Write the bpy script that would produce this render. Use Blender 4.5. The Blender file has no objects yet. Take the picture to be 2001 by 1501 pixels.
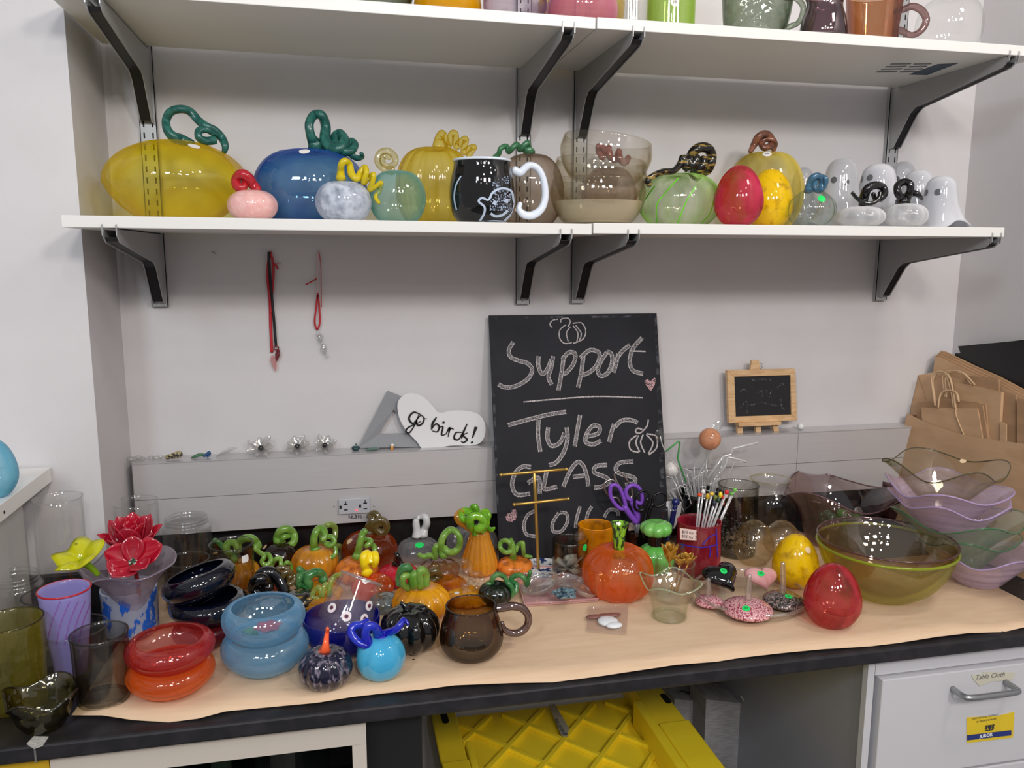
import bpy, math, random
import numpy as np
from mathutils import Vector, Matrix
from mathutils.bvhtree import BVHTree
random.seed(7); rng = np.random.RandomState(5)
S = bpy.context.scene
COL = S.collection
PI = math.pi

# ------------------------------------------------------------------ camera
CP = np.array([-.4768, -1.858, 1.5929]); YAW, PIT, ROL, FPX = .2131, -.1593, .003, 1582.
FW = np.array([math.sin(YAW)*math.cos(PIT), math.cos(YAW)*math.cos(PIT), math.sin(PIT)])
RT = np.array([math.cos(YAW), -math.sin(YAW), 0.]); UP = np.cross(RT, FW)
CR = math.cos(ROL)*RT+math.sin(ROL)*UP; CU = -math.sin(ROL)*RT+math.cos(ROL)*UP
cd = bpy.data.cameras.new('camera'); cam = bpy.data.objects.new('camera', cd); COL.objects.link(cam)
cd.sensor_width = 36; cd.lens = 36*FPX/2001; cd.clip_start = .05
cam.matrix_world = Matrix(((CR[0], CU[0], -FW[0], CP[0]), (CR[1], CU[1], -FW[1], CP[1]), (CR[2], CU[2], -FW[2], CP[2]), (0, 0, 0, 1)))
S.camera = cam
# ------------------------------------------------------------------ world, lights, exposure
S.view_settings.view_transform = 'Standard'; S.view_settings.look = 'None'
S.view_settings.gamma = 1; S.view_settings.use_curve_mapping = False
S.view_settings.exposure = -0.17
w = bpy.data.worlds.new('world'); S.world = w; w.use_nodes = True
w.node_tree.nodes['Background'].inputs[0].default_value = (.97, .97, 1., 1)
w.node_tree.nodes['Background'].inputs[1].default_value = .40
def lamp(n, loc, size, power, col, aim=None):
    l = bpy.data.lights.new(n, 'AREA'); l.shape = 'RECTANGLE'; l.size = size[0]; l.size_y = size[1]; l.energy = power; l.color = col
    o = bpy.data.objects.new(n, l); COL.objects.link(o); o.location = loc
    d = Vector(aim or (loc[0], loc[1], 0))-Vector(loc); o.rotation_euler = d.to_track_quat('-Z', 'Y').to_euler()
    return o
lamp('ceiling_lamp', (-1.5, -2.9, 2.85), (.35, .35), 22, (.80, .90, 1.), (-.9, -.2, 1.0))
lamp('ceiling_lamp', (-.2, -3.5, 2.85), (.35, .35), 27, (1., .93, .88), (.1, -.2, 1.1))
lamp('ceiling_lamp', (.75, -3.4, 2.85), (.35, .35), 24, (1., .96, .93), (.6, -.2, 1.1))
lamp('ceiling_lamp', (.9, -1.35, 2.85), (.25, .25), 7, (1., .93, .85), (.5, -.4, 1.0))
for i_, (lx, ly) in enumerate(((-2.1, -3.6), (-1.2, -4.4), (-.3, -2.2), (.3, -4.6), (.95, -3.8), (.6, -1.9), (-.9, -3.3))):
    lamp('ceiling_spot', (lx, ly, 2.86), (.11, .11), 3.2, (1., .94, .88) if i_ else (.9, .95, 1.), (.1, -.2, 1.15))
S.cycles.use_denoising = True
try: S.cycles.denoiser = 'OPENIMAGEDENOISE'
except Exception: pass
S.cycles.use_adaptive_sampling = True; S.cycles.adaptive_threshold = .025
S.cycles.max_bounces = 8; S.cycles.diffuse_bounces = 3; S.cycles.glossy_bounces = 4
S.cycles.transmission_bounces = 6; S.cycles.transparent_max_bounces = 28
S.cycles.caustics_reflective = False; S.cycles.caustics_refractive = False
S.cycles.sample_clamp_indirect = 6; S.cycles.sample_clamp_direct = 0

# ------------------------------------------------------------------ measuring helpers (camera rays onto real planes)
def proj(X, Y, Z):
    v = np.array([X, Y, Z])-CP; z = v@FW
    return 1000.5+FPX*(v@CR)/z, 750.5-FPX*(v@CU)/z
def ray(px, py): return FW+CR*(px-1000.5)/FPX-CU*(py-750.5)/FPX
def WY(px, py, Y): v = ray(px, py); return CP+v*(Y-CP[1])/v[1]
def WZ(px, py, Z): v = ray(px, py); return CP+v*(Z-CP[2])/v[2]
def WP(px, py, P0, N): v = ray(px, py); return CP+v*(((np.array(P0)-CP)@np.array(N))/(v@np.array(N)))
def mpp(X, Y, Z): return float((np.array([X, Y, Z])-CP)@FW)/FPX
def fx(px, Y, Z):
    X = 0.
    for _ in range(6):
        a = proj(X, Y, Z)[0]; b = proj(X+.01, Y, Z)[0]; X += (px-a)/((b-a)/.01)
    return X
def fz(py, X, Y):
    Z = 1.
    for _ in range(6):
        a = proj(X, Y, Z)[1]; b = proj(X, Y, Z+.01)[1]; Z += (py-a)/((b-a)/.01)
    return Z

# ------------------------------------------------------------------ materials
def lin(c): return tuple(((x/255)/12.92 if x/255 <= .04045 else ((x/255+.055)/1.055)**2.4) for x in c[:3])+(1,)
MATS = {}
class NT:
    def __init__(s, name):
        s.m = bpy.data.materials.new(name); s.m.use_nodes = True; s.t = s.m.node_tree; s.t.nodes.clear()
        s.out = s.n('ShaderNodeOutputMaterial')
    def n(s, ty, **kw):
        x = s.t.nodes.new(ty)
        for k, v in kw.items(): setattr(x, k, v)
        return x
    def l(s, a, b): s.t.links.new(a, b)
    def math(s, op, a, b=None):
        x = s.n('ShaderNodeMath', operation=op)
        for i, v in enumerate((a, b)):
            if v is None: continue
            if isinstance(v, (int, float)): x.inputs[i].default_value = v
            else: s.l(v, x.inputs[i])
        return x.outputs[0]
    def noise(s, scale, stretch=(1, 1, 1), detail=3, lo=.45, hi=.6, twist=0):
        tc = s.n('ShaderNodeTexCoord'); mp = s.n('ShaderNodeMapping'); s.l(tc.outputs['Object'], mp.inputs[0])
        mp.inputs['Scale'].default_value = stretch; mp.inputs['Rotation'].default_value = (0, twist, 0)
        t = s.n('ShaderNodeTexNoise'); t.inputs['Scale'].default_value = scale; t.inputs['Detail'].default_value = detail
        s.l(mp.outputs[0], t.inputs['Vector'])
        r = s.n('ShaderNodeMapRange'); r.inputs[1].default_value = lo; r.inputs[2].default_value = hi
        s.l(t.outputs['Fac'], r.inputs[0]); return r.outputs[0]
    def mixc(s, f, a, b):
        x = s.n('ShaderNodeMix', data_type='RGBA')
        if isinstance(f, (int, float)): x.inputs[0].default_value = f
        else: s.l(f, x.inputs[0])
        for i, v in ((6, a), (7, b)):
            if isinstance(v, tuple): x.inputs[i].default_value = v
            else: s.l(v, x.inputs[i])
        return x.outputs[2]
    def mixs(s, f, a, b):
        x = s.n('ShaderNodeMixShader')
        if isinstance(f, (int, float)): x.inputs[0].default_value = f
        else: s.l(f, x.inputs[0])
        s.l(a, x.inputs[1]); s.l(b, x.inputs[2]); return x.outputs[0]
def tg(name, rgb, milk=0., mrgb=(255, 255, 255), pat=None, dens=.30, rgb2=None, bump=.0, rough=.02, gl=.055):
    """thin blown glass: tinted clear wall, Fresnel gloss, optional milky or speckled frit (pat = scale, stretch, lo, hi, twist)"""
    if name in MATS: return MATS[name]
    N = NT(name); g = N.n('ShaderNodeNewGeometry'); d = N.n('ShaderNodeVectorMath', operation='DOT_PRODUCT')
    N.l(g.outputs['Normal'], d.inputs[0]); N.l(g.outputs['Incoming'], d.inputs[1])
    cs = N.math('MAXIMUM', N.math('ABSOLUTE', d.outputs['Value']), .24); inv = N.math('DIVIDE', dens, cs); inv.node.name = 'dens'
    c = lin(rgb); f = None
    if pat: f = N.noise(pat[0], pat[1], 3, pat[2], pat[3], pat[4] if len(pat) > 4 else 0)
    if rgb2 and f is not None: c = N.mixc(f, lin(rgb), lin(rgb2))
    gm = N.n('ShaderNodeGamma')
    if isinstance(c, tuple): gm.inputs[0].default_value = c
    else: N.l(c, gm.inputs[0])
    N.l(inv, gm.inputs[1])
    tr = N.n('ShaderNodeBsdfTransparent'); N.l(gm.outputs[0], tr.inputs[0]); sh = tr.outputs[0]
    if milk:
        df = N.n('ShaderNodeBsdfDiffuse'); tl = N.n('ShaderNodeBsdfTranslucent')
        df.inputs[0].default_value = lin(mrgb); tl.inputs[0].default_value = lin(mrgb)
        ms = N.mixs(.28, df.outputs[0], tl.outputs[0])
        mf = N.math('MINIMUM', N.math('MULTIPLY', inv, milk*3.3), 1.)
        if f is not None and not rgb2: mf = N.math('MULTIPLY', mf, f)
        sh = N.mixs(mf, sh, ms)
    gs = N.n('ShaderNodeBsdfGlossy'); gs.inputs['Roughness'].default_value = rough
    if bump:
        tc = N.n('ShaderNodeTexCoord'); t = N.n('ShaderNodeTexNoise'); t.inputs['Scale'].default_value = 38; t.inputs['Detail'].default_value = 1
        N.l(tc.outputs['Object'], t.inputs['Vector'])
        b = N.n('ShaderNodeBump'); b.inputs['Strength'].default_value = bump; b.inputs['Distance'].default_value = .01
        N.l(t.outputs['Fac'], b.inputs['Height']); N.l(b.outputs[0], gs.inputs['Normal'])
    F = N.math('ADD', gl*.72, N.math('MULTIPLY', .5, N.math('POWER', N.math('SUBTRACT', 1.0, cs), 4.)))
    N.l(N.mixs(F, sh, gs.outputs[0]), N.out.inputs[0]); N.m.surface_render_method = 'BLENDED'
    MATS[name] = N.m; return N.m
def vmat(m):
    """same glass for a vessel, whose wall is modelled with two faces"""
    if 'dens' not in m.node_tree.nodes: return m
    k = m.name+'_wall'
    if k not in MATS: MATS[k] = m.copy(); MATS[k].name = k; MATS[k].node_tree.nodes['dens'].inputs[0].default_value *= .55
    return MATS[k]
def pb(name, rgb, rough=.5, metal=0., coat=0., rgb2=None, pat=None, bump=0., bscale=60, trans=0., ior=1.45, emit=0., spec=.5):
    if name in MATS: return MATS[name]
    N = NT(name); p = N.n('ShaderNodeBsdfPrincipled'); p.inputs['Base Color'].default_value = lin(rgb)
    p.inputs['Roughness'].default_value = rough; p.inputs['Metallic'].default_value = metal
    p.inputs['Coat Weight'].default_value = coat; p.inputs['Coat Roughness'].default_value = .03
    p.inputs['Transmission Weight'].default_value = trans; p.inputs['IOR'].default_value = ior
    p.inputs['Specular IOR Level'].default_value = spec
    if emit: p.inputs['Emission Color'].default_value = lin(rgb); p.inputs['Emission Strength'].default_value = emit
    if rgb2:
        pt = pat or (8, (1, 1, 1), .4, .65)
        f = N.noise(pt[0], pt[1], 4, pt[2], pt[3], pt[4] if len(pt) > 4 else 0); N.l(N.mixc(f, lin(rgb), lin(rgb2)), p.inputs['Base Color'])
    if bump:
        tc = N.n('ShaderNodeTexCoord'); t = N.n('ShaderNodeTexNoise'); t.inputs['Scale'].default_value = bscale; t.inputs['Detail'].default_value = 4
        N.l(tc.outputs['Object'], t.inputs['Vector']); b = N.n('ShaderNodeBump'); b.inputs['Strength'].default_value = bump; b.inputs['Distance'].default_value = .01
        N.l(t.outputs['Fac'], b.inputs['Height']); N.l(b.outputs[0], p.inputs['Normal'])
    N.l(p.outputs[0], N.out.inputs[0]); MATS[name] = N.m; return N.m
def chalkmat(name, rgb, lo, hi, scale=420):
    if name in MATS: return MATS[name]
    N = NT(name); d = N.n('ShaderNodeBsdfDiffuse'); d.inputs[0].default_value = lin(rgb); t = N.n('ShaderNodeBsdfTransparent')
    N.l(N.mixs(N.noise(scale, (1, 1, 1), 2, lo, hi), t.outputs[0], d.outputs[0]), N.out.inputs[0]); MATS[name] = N.m; return N.m

# ------------------------------------------------------------------ mesh helpers; a mesh is (V, F) in world coordinates
def join(*ms):
    V = []; F = []
    for v, f in ms:
        n = len(V); V += [tuple(p) for p in v]; F += [tuple(i+n for i in q) for q in f]
    return V, F
def box(x0, x1, y0, y1, z0, z1):
    V = [(x, y, z) for z in (z0, z1) for y in (y0, y1) for x in (x0, x1)]
    return V, [(0, 2, 3, 1), (4, 5, 7, 6), (0, 1, 5, 4), (2, 6, 7, 3), (0, 4, 6, 2), (1, 3, 7, 5)]
def prism(P, D):
    """polygon P (3-D points) extruded by vector D"""
    P = [np.array(p, float) for p in P]; n = len(P); D = np.array(D, float)
    return [tuple(p) for p in P]+[tuple(p+D) for p in P], [tuple(range(n))[::-1], tuple(range(n, 2*n))]+[(i, (i+1) % n, n+(i+1) % n, n+i) for i in range(n)]
def obb(P, A, B, Cc):
    """box centred at P with half-axis vectors A, B, Cc"""
    P, A, B, Cc = map(lambda q: np.array(q, float), (P, A, B, Cc))
    V = [tuple(P+i*A+j*B+k*Cc) for k in (-1, 1) for j in (-1, 1) for i in (-1, 1)]
    return V, box(0, 1, 0, 1, 0, 1)[1]
def cat(P, k=6, closed=False):
    P = [np.array(p, float) for p in P]; n = len(P); out = []
    if n < 3: return [P[0]+(P[-1]-P[0])*t/k for t in range(k+1)]
    rngi = range(n if closed else n-1)
    for i in rngi:
        if closed: a, b, c, d = P[i-1], P[i], P[(i+1) % n], P[(i+2) % n]
        else: a, b, c, d = P[max(i-1, 0)], P[i], P[i+1], P[min(i+2, n-1)]
        for j in range(k):
            t = j/k; out.append(.5*((2*b)+(c-a)*t+(2*a-5*b+4*c-d)*t*t+(3*b-a-3*c+d)*t**3))
    if not closed: out.append(P[-1])
    return out
def tube(P, R, seg=10, k=5, flute=None, smooth=True, closed=False):
    """P: points; R: radius or list; flute = (lobes, depth, twist)"""
    if isinstance(R, (int, float)): R = [R]*len(P)
    Q = [tuple(p)+(r,) for p, r in zip(P, R)]
    Q = cat(Q, k, closed) if smooth else [np.array(q) for q in Q]
    pts = [q[:3] for q in Q]; rad = [max(q[3], 1e-4) for q in Q]; n = len(pts); V = []; F = []
    T = []
    for i in range(n):
        if closed: t = pts[(i+1) % n]-pts[i-1]
        else: t = pts[min(i+1, n-1)]-pts[max(i-1, 0)]
        T.append(t/(np.linalg.norm(t)+1e-12))
    a = np.array([0, 0, 1.]) if abs(T[0][2]) < .9 else np.array([1., 0, 0]); N_ = np.cross(T[0], a); N_ /= np.linalg.norm(N_)
    for i in range(n):
        N_ = N_-T[i]*(N_@T[i]); N_ /= np.linalg.norm(N_)+1e-12; B = np.cross(T[i], N_)
        for j in range(seg):
            an = 2*PI*j/seg; r = rad[i]
            if flute: r *= 1+flute[1]*math.cos(flute[0]*an+flute[2]*i)
            V.append(tuple(pts[i]+r*(math.cos(an)*N_+math.sin(an)*B)))
    m = n if closed else n-1
    for i in range(m):
        for j in range(seg):
            i2 = (i+1) % n; F.append((i*seg+j, i*seg+(j+1) % seg, i2*seg+(j+1) % seg, i2*seg+j))
    if not closed:
        V.append(tuple(pts[0]-T[0]*rad[0]*.6)); c0 = len(V)-1; V.append(tuple(pts[-1]+T[-1]*rad[-1]*.6)); c1 = len(V)-1
        for j in range(seg): F.append((c0, (j+1) % seg, j)); F.append((c1, (n-1)*seg+j, (n-1)*seg+(j+1) % seg))
    return V, F
def lathe(C, prof, seg=40, ribs=None, wave=None, tilt=None, wob=0.):
    if ribs: seg = max(seg, ribs[0]*8 if ribs[0] <= 16 else seg)
    """surface of revolution. ribs=(n, depth, twist per m); wave=(k, dz, dr, phase, power) ruffles towards the rim; tilt=(axis, angle)"""
    zs = [p[1] for p in prof]; z0, z1 = min(zs), max(zs); rm = max(p[0] for p in prof); V = []; F = []; n = len(prof)
    for i, (r, z) in enumerate(prof):
        for j in range(seg):
            a = 2*PI*j/seg; rr = r; zz = z
            if ribs:
                wgt = min(1., r/(rm*.55)); rr = r*(1+wgt*ribs[1]*(abs(math.cos(.5*(ribs[0]*a+ribs[2]*z)))**.7-.75))
                if len(ribs) > 3: zz = z-wgt*0
            if wave:
                q = max(0., (z-z0)/(z1-z0))**wave[4]; cc = math.cos(wave[0]*a+wave[3])
                c2 = math.cos((wave[0]+1)*a+wave[3]*2+1.1)*.35
                zz += q*wave[1]*(cc+c2); rr *= 1+q*wave[2]*math.cos(wave[0]*a+wave[3]+.6)
            if wob: rr *= 1+wob*math.sin(3*a+z*40+rm*90)
            V.append((rr*math.cos(a), rr*math.sin(a), zz))
    for i in range(n-1):
        for j in range(seg): F.append((i*seg+j, i*seg+(j+1) % seg, (i+1)*seg+(j+1) % seg, (i+1)*seg+j))
    if prof[0][0] < 1e-5: pass
    V = np.array(V)
    if tilt:
        M = np.array(Matrix.Rotation(tilt[1], 3, Vector(tilt[0])) ); V = V@M.T
        V[:, 2] -= V[:, 2].min()
    V = V+np.array(C)
    return [tuple(v) for v in V], F
def sph(C, r, seg=14, rings=9, sc=(1, 1, 1), M=None):
    V = []; F = []
    for i in range(rings+1):
        t = PI*i/rings
        for j in range(seg):
            a = 2*PI*j/seg; V.append((r*sc[0]*math.sin(t)*math.cos(a), r*sc[1]*math.sin(t)*math.sin(a), -r*sc[2]*math.cos(t)))
    for i in range(rings):
        for j in range(seg): F.append((i*seg+j, i*seg+(j+1) % seg, (i+1)*seg+(j+1) % seg, (i+1)*seg+j))
    V = np.array(V)
    if M is not None: V = V@np.array(M).T
    return [tuple(v) for v in V+np.array(C)], F
def shell(outer, t):
    """closed wall from an outer profile that starts on the axis"""
    o = [np.array(p) for p in outer]; inn = []
    for i, p in enumerate(o):
        a = o[max(i-1, 0)]; b = o[min(i+1, len(o)-1)]; d = b-a; nrm = np.array([-d[1], d[0]]); nrm /= np.linalg.norm(nrm)+1e-12
        q = p+nrm*t*(1.6 if p[1] < .006 else 1); inn.append((max(q[0], 0), q[1]))
    inn[0] = (0, o[0][1]+t*1.6)
    top = ((o[-1][0]+inn[-1][0])/2, max(o[-1][1], inn[-1][1])+t*.35)
    return [tuple(p) for p in o]+[top]+inn[::-1]
def prof(pts, k=5): return [(max(p[0], 0), p[1]) for p in cat(pts, k)]
# objects
def setp(o, label=None, cat_=None, group=None, kind=None):
    if label: o['label'] = label
    if cat_: o['category'] = cat_
    if group: o['group'] = group
    if kind: o['kind'] = kind
def thing(name, label, cat_, loc, group=None):
    o = bpy.data.objects.new(name, None); COL.objects.link(o); o.location = tuple(float(x) for x in loc); o.empty_display_size = .02
    setp(o, label, cat_, group); return o
def wloc(p):
    v = Vector((0, 0, 0))
    while p is not None: v += Vector(p.location); p = p.parent
    return v
def obj(name, vf, mat, parent=None, smooth=True, label=None, cat_=None, group=None, kind=None, org=None, solid=0, mats=None, bev=0):
    V, F = vf; base = wloc(parent) if parent else Vector((0, 0, 0))
    o_ = Vector(org) if org is not None else base
    me = bpy.data.meshes.new(name)
    A = np.array(V, dtype=float)-np.array(o_)
    me.from_pydata(A.tolist(), [], F)
    if smooth: me.polygons.foreach_set('use_smooth', [True]*len(me.polygons))
    me.materials.append(mat)
    if mats:
        for m in mats[0]: me.materials.append(m)
        for i, k_ in mats[1]: me.polygons[i].material_index = k_
    me.update()
    o = bpy.data.objects.new(name, me); COL.objects.link(o)
    if parent: o.parent = parent
    o.location = o_-base
    setp(o, label, cat_, group, kind)
    if solid:
        m = o.modifiers.new('thickness', 'SOLIDIFY'); m.thickness = solid; m.offset = 0
    if bev:
        m = o.modifiers.new('bevel', 'BEVEL'); m.width = bev; m.segments = 2
    return o
def text_vf(s, size, P0, ux, uy, off=0., shear=0.):
    """flat lettering on a plane: P0 lower-left, ux/uy unit axes"""
    c = bpy.data.curves.new('t', 'FONT'); c.body = s; c.size = size; c.shear = shear; c.resolution_u = 2; c.offset = off
    o = bpy.data.objects.new('t', c); me = o.to_mesh()
    P0 = np.array(P0); ux = np.array(ux); uy = np.array(uy)
    V = [tuple(P0+v.co[0]*ux+v.co[1]*uy) for v in me.vertices]; F = [tuple(p.vertices) for p in me.polygons]
    o.to_mesh_clear(); bpy.data.objects.remove(o); bpy.data.curves.remove(c)
    return V, F
def ribbon(P, w, N):
    """flat stroke on a plane with normal N"""
    N = np.array(N, float); P = [np.array(p) for p in P]; V = []; F = []
    for i, p in enumerate(P):
        t = P[min(i+1, len(P)-1)]-P[max(i-1, 0)]; t /= np.linalg.norm(t)+1e-9; s = np.cross(N, t)
        ww = w(i/(len(P)-1)) if callable(w) else w
        V += [tuple(p+s*ww/2), tuple(p-s*ww/2)]
    for i in range(len(P)-1): F.append((2*i, 2*i+1, 2*i+3, 2*i+2))
    return V, F
BV = {}
def decal(parent, body, px, py, r, mat, name='price_sticker', label=None, txt=None, sc=(1., 1.), lift=.0009):
    """small sticker moulded to the surface where the camera ray meets BODY"""
    me = body.data; o = np.array(wloc(body))
    bv = BVHTree.FromPolygons([tuple(np.array(v.co)+o) for v in me.vertices], [tuple(p.vertices) for p in me.polygons])
    v = ray(px, py); h, n, i, d = bv.ray_cast(Vector(CP), Vector(v))
    if h is None:
        h, n, i, d = bv.find_nearest(Vector(WY(px, py, o[1])))
    if n.dot(Vector(v)) > 0: n = -n
    n = np.array(n); h = np.array(h); a = np.cross([0, 0, 1.], n); a = a/np.linalg.norm(a) if np.linalg.norm(a) > .05 else np.array([1., 0, 0]); b = np.cross(n, a)
    V = []; F = []; K = 14
    for q in (0, .5, 1):
        for j in range(K):
            t = 2*PI*j/K; p = h+q*r*(math.cos(t)*a*sc[0]+math.sin(t)*b*sc[1])
            if len(sc) > 2: 
                m_ = max(abs(math.cos(t)), abs(math.sin(t))); p = h+q*r*(math.cos(t)/m_*a*sc[0]+math.sin(t)/m_*b*sc[1])
            hh = bv.find_nearest(Vector(p), r*3)
            if hh[0] is not None and (np.array(hh[0])-h)@n > -r: p = np.array(hh[0])
            V.append(tuple(p+n*lift))
    for i in range(2):
        for j in range(K): F.append((i*K+j, i*K+(j+1) % K, (i+1)*K+(j+1) % K, (i+1)*K+j))
    V2 = [tuple(np.array(v_)-n*.0005) for v_ in V]; 
    st = obj(name, join((V, F), (V2, [f[::-1] for f in F])), mat, parent, label=label)
    if txt:
        T = text_vf(txt, r*.9, h+n*(lift+.0006)-a*r*.5-b*r*.3, a, b); obj('lettering', T, pb('ink', (40, 45, 60), .6), st, smooth=False)
    return st

# shared materials
WHITE = pb('white_laminate', (232, 230, 226), .35); STEEL = pb('grey_steel', (170, 171, 172), .4, .25); DSTEEL = pb('dark_steel', (72, 73, 76), .4, .4)
BLACKSLOT = pb('slot_black', (15, 15, 17), .8)
PAINT = pb('wall_paint', (214, 211, 212), .6, bump=.04, bscale=240, rgb2=(207, 203, 203), pat=(6, (1, 1, 1), .3, .8))
CLEAR = tg('clear_glass', (249, 250, 249), gl=.05); CLEARD = tg('clear_glass_heavy', (238, 240, 238), gl=.12, bump=.12, dens=.2, milk=.015, mrgb=(240, 240, 240))
EDGE = tg('clear_edge', (236, 234, 230), milk=.12, mrgb=(236, 232, 228), gl=.32, dens=.2)
STICKW = pb('paper_sticker', (240, 236, 232), .6); STICKG = pb('green_sticker', (30, 225, 105), .5); STICKC = pb('cream_sticker', (232, 205, 165), .6)
GREEN = pb('leaf_green_glass', (122, 178, 62), .07, coat=.5, rgb2=(158, 206, 92), pat=(40, (1, 1, 1), .4, .6), trans=.4)
DGREEN = pb('deep_green_glass', (48, 120, 62), .07, coat=.5, rgb2=(95, 150, 85), pat=(40, (1, 1, 1), .4, .6), trans=.2)
PGREEN = tg('pale_green_glass', (205, 225, 120), milk=.35, mrgb=(190, 215, 110), gl=.12)
BLACKG = pb('black_glass', (10, 10, 12), .04, coat=.6)
# ================================================================== THE SETTING
XL, XR, YP = -.926, 1.132, -.23
def struct(name, vf, mat, label=None): return obj(name, vf, mat, smooth=False, kind='structure', label=label)
struct('wall_back', box(XL-.15, XR+.15, 0, .12, 0, 2.75), PAINT)
struct('wall_left', box(-2.6, XL, YP, .12, 0, 2.75), PAINT)
struct('wall_right', box(XR, XR+.12, -2.2, .12, 0, 2.75), PAINT)
struct('floor', box(-2.6, 2.7, -5.2, .12, -.05, 0), pb('floor_vinyl', (120, 118, 115), .45, rgb2=(104, 102, 100), pat=(5, (1, 1, 1), .4, .6)))
ZC = .9; YC = -.683
LAM = pb('black_laminate', (32, 31, 34), .45, rgb2=(46, 43, 47), pat=(30, (1, 1, 1), .45, .7), bump=.03)
ct = thing('countertop', 'black laminate countertop with chipped front lip running along the alcove', 'countertop', (0, -.35, ZC))
obj('top_slab', prism([(-1.5, YC, ZC-.026), (XR-.001, YC, ZC-.026), (XR-.001, -.001, ZC-.026), (XL+.001, -.001, ZC-.026), (XL+.001, YP-.001, ZC-.026), (-1.5, YP-.001, ZC-.026)], (0, 0, .026)), LAM, ct, smooth=False, bev=.004)
obj('backsplash', box(XL+.001, XR-.001, -.016, -.0005, ZC, ZC+.0875), pb('splash_black', (24, 23, 26), .4), ct, smooth=False)
obj('side_splash', box(-1.5, XL-.001, YP-.018, YP-.001, ZC, ZC+.085), LAM, ct, smooth=False)
P = WZ(62, 1466, ZC)
obj('seam', box(P[0]-.0012, P[0]+.0012, YC-.001, YC+.0, ZC-.026, ZC), pb('seam_grey', (110, 108, 105), .7), ct, smooth=False)
q = [WZ(x, y, ZC) for x, y in ((52, 1455), (66, 1464), (84, 1458), (95, 1441), (66, 1440))]
obj('masking_tape', prism(q, (0, 0, .0012)), pb('tape_white', (205, 200, 195), .7, rgb2=(170, 168, 165), pat=(120, (1, 3, 1), .4, .6)), smooth=False, label='torn strip of white tape on the black countertop corner under the small olive ruffled bowl', cat_='tape')
q = WZ(708, 1383, ZC)
# kraft paper sheet on the counter
fe = [(140, 1402), (200, 1407), (260, 1411), (330, 1411), (388, 1408), (440, 1396), (490, 1387), (540, 1383), (620, 1380), (690, 1367), (750, 1357), (820, 1352), (890, 1345), (1000, 1338), (1080, 1334), (1180, 1325), (1320, 1306), (1400, 1294), (1447, 1287), (1530, 1281), (1605, 1273), (1700, 1265), (1755, 1259), (1830, 1251), (1892, 1241), (1960, 1234), (2001, 1229), (2090, 1219)]
F0 = [WZ(x, y, ZC+.001) for x, y in fe]
n = len(F0); V = []; Fc = []; m = 12
for i, p in enumerate(F0):
    bx = -.93+(1.24+.93)*i/(n-1); bx = p[0] if i else p[0]+.02
    for j in range(m):
        t = j/(m-1); yb = -.055 if i < n-3 else -.30
        x = p[0]+(bx-p[0])*t; y = p[1]+(yb-p[1])*t
        z = ZC+.0012+.0009*math.sin(x*31+y*17)+.0007*math.sin(x*13-y*40)
        if j == 0: z += .003+.003*math.sin(i*1.7)
        V.append((x, y, z))
for i in range(n-1):
    for j in range(m-1): Fc.append((i*m+j, (i+1)*m+j, (i+1)*m+j+1, i*m+j+1))
KRAFTC = pb('kraft_sheet', (226, 196, 164), .75, rgb2=(219, 187, 154), pat=(14, (1, 5, 1), .35, .7), bump=.25, bscale=12)
obj('paper_sheet', (V, Fc), KRAFTC, label='long tan kraft paper sheet covering the counter, torn wavy front edge', cat_='paper', solid=.0006)
ZT = ZC+.003

# ------------------------------------------------------------------ shelving
T_ = .02; YS = -.37; ZL = 1.6313; ZU = 1.9979; L = .914
def board(x0, x1, z0, z1, label):
    V, F = box(x0, x1, YS, -.030 if z0 > 1.8 else -.014, 0, T_)
    V = [(x, y, z+z0+(z1-z0)*(x-x0)/(x1-x0)) for x, y, z in V]
    obj('shelf_board', (V, F), WHITE, smooth=False, label=label, cat_='shelf', group='white shelf boards', org=((x0+x1)/2, -.19, z0), bev=.0012)
board(-L-.003, -.0015, ZL+.003, ZL-.002, 'white laminate shelf board, left half of the lower shelf')
board(.0015, L, ZL, ZL, 'white laminate shelf board, right half of the lower shelf')
board(-L-.003, -.0015, ZU+.005, ZU-.001, 'white laminate shelf board, left half of the top shelf')
board(.0015, L+.05, ZU, ZU, 'white laminate shelf board, right half of the top shelf with a printed underside label')
lab = bpy.context.scene.objects[-1]
ub = [o for o in COL.objects if o.name.startswith('shelf_board')][3]
g = pb('printed_grey', (120, 122, 124), .7); g2 = pb('printed_blue', (70, 85, 100), .7)
def under(pxs, mat, nm):
    q = [WZ(x, y, ZU-.0008) for x, y in pxs]; obj(nm, prism(q, (0, 0, .0006)), mat, ub, smooth=False)
for k in range(4):
    for (a, b) in ((1712+k*9, 1752+k*9), (1757+k*9, 1792+k*9)):
        y = 142-k*5; under([(a, y), (b, y-1), (b+2, y-3), (a+2, y-2)], g, 'printed_line')
under([(1776, 146), (1812, 147), (1872, 124), (1832, 126)], g2, 'printed_label')
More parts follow.
